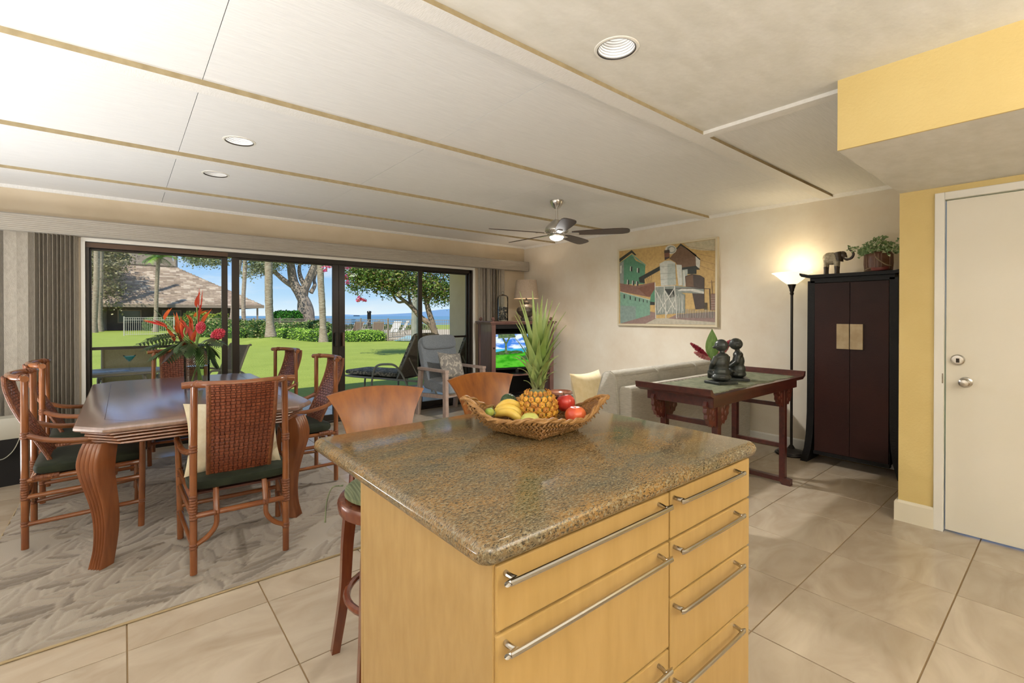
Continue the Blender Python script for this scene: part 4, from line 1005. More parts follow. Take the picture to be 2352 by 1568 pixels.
for (vy, vx, vz, L) in ((1, -.3, .5, .14), (.9, -.5, .1, .13), (-1, -.3, .4, .15), (-1, -.2, -.3, .14), (.9, -.1, .25, .15), (.8, -.5, .35, .15), (-.9, -.4, .7, .13), (-.6, -.8, -.5, .12), (.6, -.9, -.4, .13), (-1, 0, .05, .15)):
    p = Vector((-.02, .06*vy, .19)); d = Vector((vx, vy, vz)).normalized(); pts = [p]
    for k in range(8): p = p+d*L/8; d = (d+Vector((0, 0, -.05))).normalized(); pts.append(p); ivyleaf(g, p+Vector((rn.gauss(0, .006), rn.gauss(0, .006), rn.gauss(0, .006))), rn.uniform(.009, .015), Vector((-1, rn.uniform(-.7, .7), rn.uniform(-.3, .8))))
    g2.tube(pts, .0013, 4)
g.obj('ivy_leaves', M_ivy, pl, kind='stuff'); g2.obj('vine_stem', M_green, pl)
# picture and switch on the closet wall (facing the window)
fr = thing('wall_picture', 'dark framed picture seen edge-on above the armoire at the yellow corner', 'picture', (4.30, EY, 1.745))
G().bbox(-.30, .30, 0.001, .028, -.19, .19, .003).obj('frame', M_lac, fr); G().box(-.27, .27, .0285, .030, -.16, .16).obj('canvas', pm('dim_canvas', (.3, .27, .2), .6), fr)
sw = thing('switch_plate', 'white light switch plate seen edge-on on the wall beside the yellow corner', 'switch', (3.985, EY, 1.34))
G().bbox(-.04, .04, 0.0005, .012, -.068, .068, .003).obj('plate', M_white, sw); G().bbox(-.008, .008, .012, .018, -.014, .014, .002).obj('toggle', M_white, sw)

# ------------------------------------------------------------------ painting
pt = thing('painting', 'large framed painting of green mill buildings and silver tanks on the right wall', 'painting', (WX, 0, 0))
PY0, PY1, PZ0, PZ1 = 2.530, 3.875, 1.180, 2.172
M_fr = pm('cream_frame', (0.62, 0.55, 0.40), .5)
g = G(); D = -.052
g.bbox(D, -.001, PY0, PY1, PZ0, PZ0+.022, .002); g.bbox(D, -.001, PY0, PY1, PZ1-.022, PZ1, .002); g.bbox(D, -.001, PY0, PY0+.022, PZ0+.022, PZ1-.022, .002); g.bbox(D, -.001, PY1-.022, PY1, PZ0+.022, PZ1-.022, .002)
g.obj('frame', M_fr, pt)
cols = dict(sky=(.56, .38, .15), grn=(.10, .26, .16), grn2=(.20, .36, .27), dk=(.035, .04, .035), roof=(.24, .13, .10), roof2=(.20, .09, .06), tank=(.42, .46, .42), tank2=(.58, .60, .55), brown=(.17, .10, .06), brn2=(.07, .05, .04), grnd=(.48, .44, .35), wht=(.62, .61, .55), grey=(.25, .28, .25), mau=(.28, .19, .17), cloud=(.52, .46, .32), blu=(.24, .32, .29))
names = list(cols); pmats = [pm('oil_'+k, cols[k], .6, col2=tuple(c*.82 for c in cols[k]), scale=30, detail=6, bump=.2, bscale=90) for k in names]
art = G(); LAY = [0]
L_, R_2, T_, B_ = 120, 1448, 330, 1365      # picture plane in the study crop; top edge falls to the left because of perspective
def uvz(x_, y_):
    s_ = (x_-L_)/(R_2-L_); top = 335+(165-335)*s_; bot = 1358+(1372-1358)*s_; t = (y_-top)/(bot-top)
    sy = s_*.83/(1+s_*(-.17)) if False else s_
    s2 = s_*(1.0)/(1.18-.18*s_)                     # perspective spacing along the wall
    return (PY1-.022 - s2*(PY1-PY0-.044), PZ1-.022 - t*(PZ1-PZ0-.044))
def poly(c, *pts):
    LAY[0] += 1; art.cm = names.index(c); x_ = -.040-LAY[0]*.00006
    q = [uvz(*p) for p in pts]; art.add([Vector((x_, y_, z_)) for y_, z_ in q], [tuple(range(len(q)))])
def line(c, a, b, w0):
    dx, dy = b[0]-a[0], b[1]-a[1]; L = math.hypot(dx, dy); nx, ny = -dy/L*w0/2, dx/L*w0/2; poly(c, (a[0]+nx, a[1]+ny), (b[0]+nx, b[1]+ny), (b[0]-nx, b[1]-ny), (a[0]-nx, a[1]-ny))
LAY[0] = 0
art.cm = 0; art.add([Vector((-.039, y_, z_)) for y_, z_ in ((PY0+.02, PZ0+.02), (PY1-.02, PZ0+.02), (PY1-.02, PZ1-.02), (PY0+.02, PZ1-.02))], [(0, 1, 2, 3)])
poly('cloud', (1100, 215), (1440, 170), (1440, 330), (1300, 320), (1180, 290))
for k in range(4): line('brown', (1040, 240+k*60), (1440, 330+k*95), 3)
poly('grnd', (135, 1200), (700, 1200), (720, 1280), (1448, 1250), (1448, 1368), (140, 1356))
poly('mau', (140, 1356), (640, 1180), (740, 1200), (740, 1280), (580, 1356)); poly('mau', (1020, 1220), (1448, 1180), (1448, 1330), (900, 1280))
poly('grn', (125, 500), (350, 370), (420, 460), (575, 520), (560, 790), (130, 800))
poly('dk', (120, 440), (350, 310), (430, 380), (400, 385), (350, 350), (125, 490)); poly('grey', (125, 500), (205, 470), (205, 790), (130, 790))
poly('grn2', (360, 370), (590, 520), (575, 530), (350, 390))
for (x_, y_) in ((320, 540), (440, 560), (265, 730), (355, 740), (425, 750)): poly('dk', (x_+15, y_), (x_+40, y_+8), (x_+40, y_+75), (x_+10, y_+70)); poly('wht', (x_, y_+5), (x_+16, y_), (x_+12, y_+75), (x_-4, y_+60))
poly('wht', (140, 540), (165, 530), (160, 640), (140, 650))
poly('dk', (470, 700), (800, 530), (800, 590), (560, 720), (570, 780), (480, 770))
for k in range(4): line('brown', (580+k*30, 700-k*15), (610+k*22, 780), 5)
poly('roof', (130, 785), (420, 820), (720, 760), (650, 980), (140, 900)); poly('roof2', (450, 850), (720, 770), (720, 960), (600, 965))
poly('grn2', (135, 905), (650, 1010), (650, 1230), (140, 1356)); poly('blu', (140, 1100), (420, 1110), (420, 1290), (140, 1356)); line('wht', (135, 905), (650, 1020), 8)
for k, x_ in enumerate((205, 315, 405, 475, 540, 600)): y_ = 940+(x_-200)*.20; s_ = 22-k*2.2; poly('dk', (x_, y_), (x_+s_, y_+4), (x_+s_, y_+60-k*4), (x_, y_+56-k*4))
poly('dk', (650, 1040), (720, 1020), (720, 1090), (650, 1090)); poly('grn', (660, 950), (740, 830), (740, 1050), (650, 1040))
poly('brown', (920, 430), (1065, 240), (1250, 380), (1250, 560), (1050, 570), (1000, 480)); poly('dk', (1000, 300), (1065, 215), (1295, 445), (1280, 450), (1240, 375), (1065, 245), (1010, 310)); poly('wht', (1240, 400), (1290, 460), (1285, 570), (1245, 545))
poly('dk', (1060, 560), (1245, 535), (1290, 590), (1250, 590), (1250, 650), (1100, 650))
for k in range(3): poly('wht' if k % 2 == 0 else 'grey', *[(940+(75-k*18)*math.cos(a)+k*8, 300+(65-k*14)*math.sin(a)) for a in [i*PI/6 for i in range(12)]])
poly('brn2', (852, 310), (925, 300), (925, 420), (860, 450)); poly('roof2', (856, 350), (925, 345), (925, 400), (858, 410))
poly('tank2', (790, 500), (860, 460), (940, 455), (1000, 490), (1000, 560), (1010, 800), (810, 815)); poly('tank', (900, 500), (1000, 500), (1010, 800), (900, 810)); 
for y_ in (540, 640, 720): line('grey', (795, y_+5), (1005, y_-8), 4)
poly('tank2', (1010, 515), (1080, 520), (1085, 810), (1040, 812)); poly('tank', (1085, 590), (1150, 580), (1150, 640), (1120, 820), (1090, 820)); line('wht', (1030, 560), (1045, 800), 12); line('wht', (1105, 600), (1120, 820), 12)
poly('brn2', (1120, 680), (1200, 650), (1290, 670), (1335, 710), (1335, 1140), (1240, 1150), (1200, 900), (1130, 840)); poly('brown', (1130, 690), (1210, 660), (1220, 830), (1130, 830))
poly('grey', (720, 830), (1010, 815), (1330, 860), (1330, 930), (1010, 910), (730, 870)); poly('wht', (1090, 850), (1200, 850), (1330, 900), (1330, 930), (1180, 890), (1020, 890))
poly('grey', (735, 870), (980, 860), (1120, 940), (1120, 1200), (735, 1230)); poly('dk', (860, 860), (980, 860), (1000, 960), (940, 990)); 
for a, b in (((725, 770), (735, 1280)), ((855, 830), (880, 1280)), ((990, 820), (1020, 1280)), ((720, 830), (1000, 815)), ((735, 880), (900, 1220)), ((990, 850), (770, 1200)), ((860, 880), (1000, 1150)), ((1000, 1010), (880, 1230))): line('wht', a, b, 11)
rn = random.Random(2)
for k in range(26): x_ = 750+k*14; line('wht', (x_, 930+rn.uniform(-30, 60)), (x_+rn.uniform(-14, 14), 1190+rn.uniform(-30, 40)), 4.5)
for k in range(46): x_ = 1020+k*9.2; line('grey' if k % 3 else 'wht', (x_, 1160+rn.uniform(-20, 20)), (x_+rn.uniform(-6, 6), 1270), 3)
line('brn2', (1010, 850), (1390, 860), 8); line('brn2', (1390, 860), (1400, 1160), 8); line('brown', (1410, 740), (1420, 1000), 6); line('brown', (1380, 770), (1445, 765), 5)
poly('roof2', (1405, 930), (1448, 930), (1448, 1160), (1405, 1160))
for k in range(9): line('wht', (1405, 950+k*24), (1448, 950+k*24), 4); line('dk', (1335, 1060+k*11), (1368, 1060+k*11), 7)
art.obj('canvas', pmats, pt)

# ------------------------------------------------------------------ altar table and figures
M_rose = pm('rosewood', (0.045, 0.009, 0.009), 0.3, col2=(0.075, 0.016, 0.012), scale=8, stretch=(.6, 5, 5), coat=.4)
M_rosec = pm('rosewood_carved', (0.070, 0.013, 0.010), 0.35, col2=(0.11, 0.022, 0.014), scale=20, coat=.3)
al = thing('console_table', 'dark rosewood altar table with upturned ends behind the island', 'console table', (3.425, 1.655, 0))
tp = G(); tp.prism([(-.755, .868), (-.735, .868), (-.715, .842), (-.700, .830), (.700, .830), (.715, .842), (.735, .868), (.755, .868), (.748, .830), (.70, .808), (-.70, .808), (-.748, .830)], -.265, .265, 'y')
tp.obj('tabletop', M_rose, al)
G().bbox(-.66, .66, -.235, .235, .745, .808, .003).obj('apron', M_rose, al)
LP = (.52,)
def scallop(g, cx_, y_, s_):
    pts = [(0, .78), (.15*s_, .78), (.165*s_, .755), (.150*s_, .735), (.158*s_, .712), (.140*s_, .695), (.145*s_, .672), (.122*s_, .658), (.112*s_, .635), (.088*s_, .632), (.070*s_, .612), (.045*s_, .620), (.020*s_, .602), (0, .61)]
    g.prism([(cx_+a, b) for a, b in pts][::(1 if s_ > 0 else -1)], y_-.012, y_+.012, 'y')
    for (px_, pz_, rr) in ((.045, .70, .020), (.085, .725, .020), (.095, .68, .018), (.045, .655, .016), (.12, .745, .016)):
        for sy in (-1, 1): g.ell((cx_+px_*s_, y_+sy*.011, pz_), (rr*.9, .006, rr), n=10, m=5)
for sx in (-1, 1):
    for sy in (-1, 1):
        x_ = sx*.525; y_ = sy*.185
        G().bbox(x_-.023, x_+.023, y_-.021, y_+.021, .045, .76, .003).obj('leg', M_rose, al)
        for s_ in (-1, 1): g = G(); scallop(g, x_+s_*.02, y_, s_*.82); g.obj('carved_bracket', M_rosec, al)
    g = G(); g.prism([(-.245, 0), (-.185, 0), (-.17, .02), (.17, .02), (.185, 0), (.245, 0), (.245, .045), (.215, .052), (-.215, .052), (-.245, .045)], sx*.525-.024, sx*.525+.024, 'x'); g.obj('foot_beam', M_rose, al)
    for z in (.30, .615): G().bbox(sx*.525-.014, sx*.525+.014, -.165, .165, z-.016, z+.016, .002).obj('stretcher', M_rose, al)
M_run = pm('green_runner_cloth', (0.235, 0.25, 0.165), .85, col2=(0.14, 0.16, 0.10), scale=22, detail=6, contrast=(.4, .65), bump=.5, bscale=60)
pts = []; nL = 26
for k in range(nL): 
    x_ = -.66+1.30*k/nL; pts += [(x_, -.205-.012*math.sin(k*.9)), (x_+.040, -.232-.010*math.sin(k*.9))]
for k in range(nL):
    x_ = .66-1.30*k/nL; pts += [(x_, .205+.01*math.sin(k*.9)), (x_-.040, .232)]
rnr = G().prism(pts, .8303, .8335, 'z').obj('table_runner', M_run); rnr.location = (3.425, 1.655, 0); tag(rnr, 'scalloped sage green runner lying along the rosewood altar table', 'table runner')
M_bz = pm('bronze_patina', (0.030, 0.032, 0.030), 0.38, metal=.25, col2=(0.060, 0.070, 0.066), scale=20, detail=5, bump=.2, bscale=60)
def figure(label, loc, rz, lean):
    t = thing('figurine', label, 'figurine', loc, rz, 'bronze figurines on the altar table')
    G().bbox(-.068, .068, -.055, .055, 0, .020, .004).obj('base', M_bz, t)
    def b(g):
        g.ell((0, .0, .045), (.056, .048, .030)); g.ell((0, -.004, .080), (.044, .040, .050)); g.ell((lean*.3, -.004, .140), (.040, .033, .062)); g.ell((lean*.5, -.002, .185), (.042, .028, .032))
        g.tube([(lean*.6, 0, .205), (lean, .004, .232)], .014, 10)
        for s_ in (-1, 1):
            g.tube([(lean*.5+.038*s_, 0, .190), (.050*s_, .008, .140), (.036*s_, .036, .108), (.006*s_, .048, .098)], [.015, .014, .012, .010], 10)
            g.tube([(.020*s_, .010, .055), (.040*s_, .040, .075), (.030*s_, .050, .035)], [.022, .020, .014], 10)
    blob('robed_body', M_bz, b, t, .004, 2)
    t.scale = (1.28, 1.28, 1.0)
    h = blob('head', M_bz, lambda g: (g.ell((lean, .010, .266), (.034, .037, .044)), g.ell((lean-.030*(1 if lean < 0 else -1)*-1, .030, .252), (.010, .010, .010)), g.ell((lean+.034, .006, .258), (.005, .010, .013)), g.ell((lean-.034, .006, .258), (.005, .010, .013)), g.ell((lean, .045, .256), (.006, .006, .006))), t, .003, 2)
    return t
figure('dark bronze seated robed figurine on the altar table, left of the pair', (3.222, 1.600, .834), -.35, .010)
figure('dark bronze seated robed figurine on the altar table, right of the pair', (3.500, 1.615, .834), .55, -.012)
gv = thing('ginger_arrangement', 'red ginger flowers and one broad green leaf in a small vase behind the figurines', 'flowers', (3.46, 1.78, .834))
G().lathe([(0, 0), (.03, 0), (.036, .03), (.030, .09), (.018, .12), (.022, .135)], n=20).obj('vase', M_bz, gv, smooth=True)
g = G(); blade_leaf(g, (0, 0, .12), (.0, .01, .375), .105, 0, 12, .15, up=Vector((.64, .77, .0)), shape=.9); g.obj('leaf', pm('broad_leaf', (.085, .19, .03), .35, col2=(.16, .30, .07), scale=20, stretch=(4, 4, 1)), gv, smooth=True)
M_gr = pm('red_ginger', (.24, .012, .03), .45, col2=(.38, .03, .06), scale=30); M_gp = pm('pink_ginger', (.62, .28, .26), .45, col2=(.48, .14, .16), scale=30)
sR = Vector((math.sin(YAW), -math.cos(YAW), 0))
for (a0, off, L, m_) in ((sR*-.16+Vector((0, 0, .255)), .3, .15, M_gr), (sR*-.13+Vector((0, 0, .19)), .3, .12, M_gp), (sR*.12+Vector((0, 0, .275)), .3, .09, M_gr), (sR*.11+Vector((0, 0, .24)), .3, .12, M_gp)):
    b0 = Vector((0, 0, .13)); tip = a0; d = (tip-b0).normalized(); q = d.to_track_quat('Z', 'Y').to_matrix()
    G().tube([b0, tip-d*L*.5], .004, 6).obj('stem', M_green, gv)
    g = G()
    for i in range(12):
        h = i/11
        for k in range(6):
            a = 2*PI*(k+.5*(i % 2))/6; rr = .024*math.sin(PI*(.15+.78*h)); c = tip-d*L*(1-h); p0 = c; p1 = c+q @ Vector((rr*math.cos(a), rr*math.sin(a), .018)); g.tube([p0, p0.lerp(p1, .6), p1], [.003, .0065, .001], 5)
    g.obj('ginger_bloom', m_, gv, smooth=True)

# ------------------------------------------------------------------ sofa
M_sofa = pm('oatmeal_linen', (0.50, 0.475, 0.41), .9, col2=(0.40, 0.375, 0.315), scale=70, stretch=(.35, .35, 2.5), detail=4, bump=.5, bscale=260, sheen=.25)
so = thing('sofa', 'oatmeal linen sofa with loose back cushions, seen from behind the altar table', 'sofa', (0, 0, 0))
# back frame: profile leaning, extruded along x
fr_ = G(); pf = [(2.14, .02), (2.14, .74), (2.150, .762), (2.17, .770), (2.235, .768), (2.25, .755), (2.36, .35), (2.36, .02)]
fr_.prism(pf, 2.93, 4.92, 'x'); fo = fr_.obj('back_frame', M_sofa, so)
bv = fo.modifiers.new('b', 'BEVEL'); bv.width = .012; bv.segments = 3
G().bbox(2.93, 4.92, 2.30, 2.98, .09, .30, .02).obj('seat_base', M_sofa, so, smooth=True)
G().bbox(4.76, 4.95, 2.142, 2.98, .03, .60, .03).obj('arm', M_sofa, so, smooth=True)
def scush(x0, x1):
    g = G(); pf = [(2.225, .36), (2.245, .60), (2.265, .82), (2.285, .862), (2.32, .880), (2.37, .872), (2.40, .85), (2.47, .62), (2.53, .45), (2.54, .36)]
    rings = []
    for k, (x_, s_) in enumerate(((x0, .955), (x0+.012, .985), (x0+.04, 1), (x1-.04, 1), (x1-.012, .985), (x1, .955))):
        c = Vector((0, 2.37, .62)); rings.append([Vector((x_, c.y+(y_-c.y)*s_, c.z+(z_-c.z)*s_)) for y_, z_ in pf])
    g.loft(rings); g.obj('back_cushion', M_sofa, so, smooth=True, ang=60)
    pp = G(); pp.tube([(x_, 2.37+(y_-2.37)*.985, .62+(z_-.62)*.985) for x_ in (x0+.012,) for y_, z_ in pf], .004, 5); pp.tube([(x_, 2.37+(y_-2.37)*.985, .62+(z_-.62)*.985) for x_ in (x1-.012,) for y_, z_ in pf], .004, 5)
    pp.tube([(x0+.012, 2.272, .842), (x1-.012, 2.272, .842)], .004, 5); pp.obj('piping', M_sofa, so, smooth=True)
for a, b in ((2.900, 3.475), (3.480, 4.085), (4.090, 4.70)): scush(a, b)
for a, b in ((2.93, 3.53), (3.54, 4.14), (4.15, 4.75)): G().cushion(((a+b)/2, 2.66, .375), (b-a, .66, .15), .35, .2).obj('seat_cushion', M_sofa, so, smooth=True)
M_yel = pm('straw_cloth', (.60, .48, .26), .9, col2=(.66, .55, .34), scale=20, sheen=.3)
pw = G().pillow((0, 0, 0), .42, .40, .13, M=RX(math.radians(76))).obj('throw_pillow', M_yel, smooth=True); pw.location = (3.03, 2.64, .640); pw.rotation_euler = (0, 0, .10); tag(pw, 'straw coloured throw pillow at the left end of the sofa', 'pillow')
# coffee table with bowl and tray
cf = thing('coffee_table', 'low dark coffee table behind the island, carrying a wooden bowl', 'coffee table', (3.62, 3.48, 0), .0)
G().bbox(-.45, .45, -.30, .30, .40, .43, .006).obj('tabletop', M_rose, cf)
for sx in (-1, 1):
    for sy in (-1, 1): G().bbox(sx*.40-.025, sx*.40+.025, sy*.25-.025, sy*.25+.025, 0, .40, .003).obj('leg', M_rose, cf)
bw = G().lathe([(0, 0), (.06, 0), (.105, .030), (.122, .060), (.120, .080), (.112, .082), (.110, .060), (.08, .025), (0, .015)], n=32).obj('wooden_bowl', pm('bowl_wood', (.16, .06, .035), .3, col2=(.28, .12, .07), scale=10, coat=.3), smooth=True)
bw.location = (3.555, 3.50, .431); tag(bw, 'round reddish wooden bowl on the coffee table', 'bowl')
bkk = thing('coffee_table_book', 'pale patterned book lying on the coffee table beside the bowl', 'book', (3.82, 3.37, .431), -.2)
G().bbox(-.14, .14, -.10, .10, .0, .003, .001).obj('cover', pm('book_cover', (.40, .42, .34), .5, col2=(.16, .20, .15), scale=14, contrast=(.45, .55)), bkk); G().box(-.135, .135, -.095, .095, .003, .022).obj('pages', M_white, bkk); G().bbox(-.14, .14, -.10, .10, .022, .025, .001).obj('cover', MATS['book_cover'], bkk)

# ------------------------------------------------------------------ armchair by the window
M_greyf = pm('blue_grey_wool', (0.22, 0.25, 0.285), .9, col2=(0.16, 0.185, 0.215), scale=90, detail=3, bump=.4, bscale=240, sheen=.5)
M_armw = pm('grey_washed_wood', (0.33, 0.24, 0.20), .5, col2=(0.42, 0.33, 0.28), scale=12, stretch=(1, 4, 1))
ac = thing('armchair', 'blue grey high-back armchair with washed wood frame near the windows', 'armchair', (3.385, 5.35, 0), .16); ac.scale = (1.08, 1.04, 1.05)
# faces -y locally
def bar(a, b, w0, h0, name, up=None):
    a = Vector(a); b = Vector(b); d = (b-a).normalized(); u = Vector((1, 0, 0)); v = d.cross(u).normalized(); g = G()
    g.loft([[p+u*sx*w0/2+v*sy*h0/2 for sx, sy in ((-1, -1), (1, -1), (1, 1), (-1, 1))] for p in (a, b)]); return g.obj(name, M_armw, ac)
for s_ in (-1, 1):
    x_ = .305*s_
    bar((x_, -.24, 0), (x_, -.235, .56), .045, .055, 'front_leg'); bar((x_, .30, 0), (x_, .235, .56), .045, .050, 'back_leg')
    bar((x_, -.265, .578), (x_, .27, .585), .060, .030, 'arm'); bar((x_, -.24, .275), (x_, .27, .255), .035, .045, 'side_rail')
bar((-.30, -.225, .30), (.30, -.225, .30), .04, .04, 'front_rail'); 
rings = []
G().bbox(-.275, .275, -.215, -.185, .255, .30, .004).obj('cross_rail', M_armw, ac)
G().cushion((0, 0.0, .375), (.55, .54, .15), .4, .22, M=RX(math.radians(4))).obj('seat_cushion', M_greyf, ac, smooth=True)
Mb = RX(math.radians(-15)); bc = Vector((0, .255, .66))
g = G(); g.cushion(bc, (.56, .10, .66), .35, .25, M=Mb); g.obj('backrest', M_greyf, ac, smooth=True)
g = G(); g.cushion(bc+Mb @ Vector((0, -.045, .235)), (.54, .085, .19), .5, .3, M=Mb); g.obj('headrest', M_greyf, ac, smooth=True)
M_coral = pm('coral_print', (.19, .18, .165), .9, col2=(.38, .35, .30), scale=16, detail=5, contrast=(.50, .54), distort=1.0)
pw = G().pillow((0, 0, 0), .40, .36, .13, M=RZ(.12) @ RX(math.radians(68))).obj('throw_pillow', M_coral, smooth=True); pw.location = (3.30, 5.24, .655); pw.rotation_euler = (0, .10, .05); tag(pw, 'taupe coral print pillow on the blue grey armchair', 'pillow')

# ------------------------------------------------------------------ television cabinet in the corner
M_tvw = pm('brown_cherry', (0.120, 0.055, 0.045), .38, col2=(0.175, 0.09, 0.075), scale=9, stretch=(1, 1, .3), coat=.2)
M_tvp = pm('brown_panel', (0.17, 0.115, 0.105), .4, col2=(0.22, 0.155, 0.14), scale=16, stretch=(3, 3, .4), coat=.2)
tv = thing('television_cabinet', 'brown corner cabinet with finials holding the television', 'cabinet', (3.883, 5.132, 0), -math.atan2(.26, .966))
W_, Dp = .97, .54
for (x_, y_) in ((.03, .03), (W_-.03, .03), (.03, Dp-.03), (W_-.03, Dp-.03)):
    G().bbox(x_-.03, x_+.03, y_-.03, y_+.03, 0, 1.185, .004).obj('corner_post', M_tvw, tv)
    G().lathe([(.012, 1.228), (.012, 1.236), (.022, 1.246), (.026, 1.262), (.020, 1.276), (.010, 1.284), (0, 1.288)], n=16, c=(x_, y_, 0)).obj('finial', M_tvw, tv, smooth=True)
G().bbox(-.018, W_+.018, -.018, Dp+.018, 1.185, 1.205, .004).obj('cornice', M_tvw, tv); G().bbox(-.035, W_+.035, -.035, Dp+.035, 1.2051, 1.228, .006).obj('top_board', M_tvw, tv)
for x_ in (.012, W_-.018): G().bbox(x_, x_+.008, .06, Dp-.06, .12, 1.185, .001).obj('side_panel', M_tvp, tv)
g = G(); g.bbox(.06, W_-.06, Dp-.02, Dp-.012, .12, 1.185, .001); g.obj('back_panel', M_lac, tv)
for z in (.12, .46): G().bbox(.055, W_-.055, .015, Dp-.02, z, z+.025, .003).obj('shelf', M_tvw, tv)
G().bbox(.06, W_-.06, .005, .03, 1.125, 1.185, .002).obj('header', M_lac, tv)
G().lathe([(0, 0), (.010, 0), (.012, .008), (.007, .014), (0, .015)], n=12, M=RX(PI/2), c=(.03, 0, .86)).obj('knob', M_iron, tv, smooth=True)
# television
M_bezel = pm('black_plastic', (.008, .008, .009), .25)
te = thing('television', 'flat television showing a sunny lawn, sea and tree, inside the corner cabinet', 'television', tuple(tv.location), tv.rotation_euler.z)
G().bbox(.085, .80, .10, .135, .545, 1.060, .004).obj('bezel', M_bezel, te)
G().lathe([(0, .486), (.13, .486), (.12, .495), (.03, .505), (.03, .55)], n=24, c=(.44, .13, 0)).obj('stand', M_bezel, te, smooth=True)
def em_(name, c, s_=1.0, c2=None, sc=6):
    m = bpy.data.materials.new(name); m.use_nodes = True; t = m.node_tree; t.nodes.clear(); o = N(t, 'ShaderNodeOutputMaterial'); e_ = N(t, 'ShaderNodeEmission'); e_.inputs[1].default_value = s_; e_.inputs[0].default_value = (*c, 1)
    if c2:
        tcn = N(t, 'ShaderNodeTexCoord'); mp_ = N(t, 'ShaderNodeMapping'); mp_.inputs['Scale'].default_value = (1, 1, 3); t.links.new(tcn.outputs['Object'], mp_.inputs[0]); n = N(t, 'ShaderNodeTexNoise'); n.inputs['Scale'].default_value = sc; n.inputs['Detail'].default_value = 5; t.links.new(mp_.outputs[0], n.inputs['Vector'])
        r = N(t, 'ShaderNodeMapRange'); r.inputs[1].default_value = .42; r.inputs[2].default_value = .58; t.links.new(n.outputs[0], r.inputs[0]); x_ = N(t, 'ShaderNodeMix', data_type='RGBA'); x_.inputs[6].default_value = (*c, 1); x_.inputs[7].default_value = (*c2, 1); t.links.new(r.outputs[0], x_.inputs[0]); t.links.new(x_.outputs[2], e_.inputs[0])
    t.links.new(e_.outputs[0], o.inputs[0]); return m
sc_ = [em_('screen_sky', (.05, .20, .65), 1, (.70, .82, .95)), em_('screen_sea', (.03, .32, .55), 1, (.08, .45, .62)), em_('screen_lawn', (.03, .27, .01), 1, (.10, .46, .03)), em_('screen_tree', (.06, .10, .05), 1, (.14, .20, .08), 20), em_('screen_bush', (.02, .12, .01), 1, (.10, .10, .07), 20)]
g = G(); X0s, X1s, Z0s, Z1s = .10, .785, .575, 1.045
def sq(mi, pts, lay): g.mat(mi).add([Vector((X0s+(X1s-X0s)*a, .0995-lay*.0003, Z0s+(Z1s-Z0s)*b)) for a, b in pts], [tuple(range(len(pts)))])
sq(0, [(0, .5), (1, .5), (1, 1), (0, 1)], 0); sq(1, [(0, .42), (1, .42), (1, .56), (0, .56)], 1); sq(2, [(0, 0), (1, 0), (1, .36), (.7, .45), (.3, .43), (0, .38)], 2)
sq(4, [(0, .38), (.35, .40), (.33, .50), (.2, .52), (0, .47)], 3); sq(4, [(.3, .42), (.62, .40), (.6, .48), (.45, .51), (.33, .49)], 4); sq(4, [(.55, .22), (.9, .20), (1, .30), (.75, .36), (.6, .33)], 5)
sq(3, [(.20, .42), (.25, .42), (.245, .70), (.36, .98), (.32, 1), (.23, .76), (.14, 1), (.10, 1), (.205, .70)], 6); sq(3, [(.80, .60), (.86, .95), (.92, .62), (.9, 1), (.82, 1)], 6); sq(3, [(.05, .88), (.45, .90), (.42, 1), (.05, 1)], 7)
g.obj('screen', sc_, te)
cb = thing('cable_box', 'small black cable box on the lower shelf of the corner cabinet', 'set-top box', (4.28, 5.13, .146), tv.rotation_euler.z)
G().bbox(-.15, .15, -.10, .10, 0, .045, .003).obj('case', M_bezel, cb)
# table lamp
lm = thing('table_lamp', 'table lamp with taupe drum shade and dark ceramic base on the corner cabinet', 'table lamp', (4.575, 5.205, 1.2285))
M_cer = pm('dark_ceramic', (.045, .038, .032), .4, col2=(.16, .13, .09), scale=16, bump=.4, bscale=90)
G().lathe([(0, 0), (.085, 0), (.088, .02), (.080, .05), (.062, .055), (.085, .075), (.125, .110), (.145, .145), (.140, .180), (.110, .215), (.065, .240), (.040, .255), (.040, .262), (.052, .268), (.052, .278), (.020, .282), (.010, .30)], n=40).obj('base', M_cer, lm, smooth=True)
G().cyl((0, 0, .29), (0, 0, .36), .009, n=10).obj('stem', M_iron, lm)
G().lathe([(.182, .330), (.150, .600), (.148, .600), (.180, .330)], n=40, caps=False).obj('lamp_shade', pm('taupe_linen', (.46, .36, .27), .85, col2=(.40, .31, .23), scale=60, bump=.3, bscale=200), lm, smooth=True)
point_lamp('table_lamp_bulb', (4.575, 5.205, 1.2285+.46), 3.5, (1, .82, .6), .03)
# glass jar
jr = thing('glass_jar', 'tall lidded glass jar of dark stones on the corner cabinet', 'jar', (4.235, 5.335, 1.2285))
G().lathe([(0, 0), (.075, 0), (.080, .008), (.080, .335), (.072, .345), (.070, .345), (.077, .33), (.077, .012), (0, .01)], n=32, caps=False).obj('glass', M_vglass, jr, smooth=True)
G().lathe([(.084, .346), (.082, .352), (.055, .372), (.022, .384), (.010, .392), (.020, .405), (.020, .420), (.010, .430), (0, .432)], n=28, caps=False).obj('lid', M_vglass, jr, smooth=True)
g = G(); rn = random.Random(4)
for k in range(130):
    a = rn.uniform(0, 2*PI); r_ = .066*math.sqrt(rn.random()); g.ell((r_*math.cos(a), r_*math.sin(a), .018+.185*rn.random()), (.011, .009, .010), n=6, m=4)
g.obj('stones', pm('dark_stone', (.03, .032, .034), .4, col2=(.10, .10, .10), scale=40), jr, smooth=True, kind='stuff')
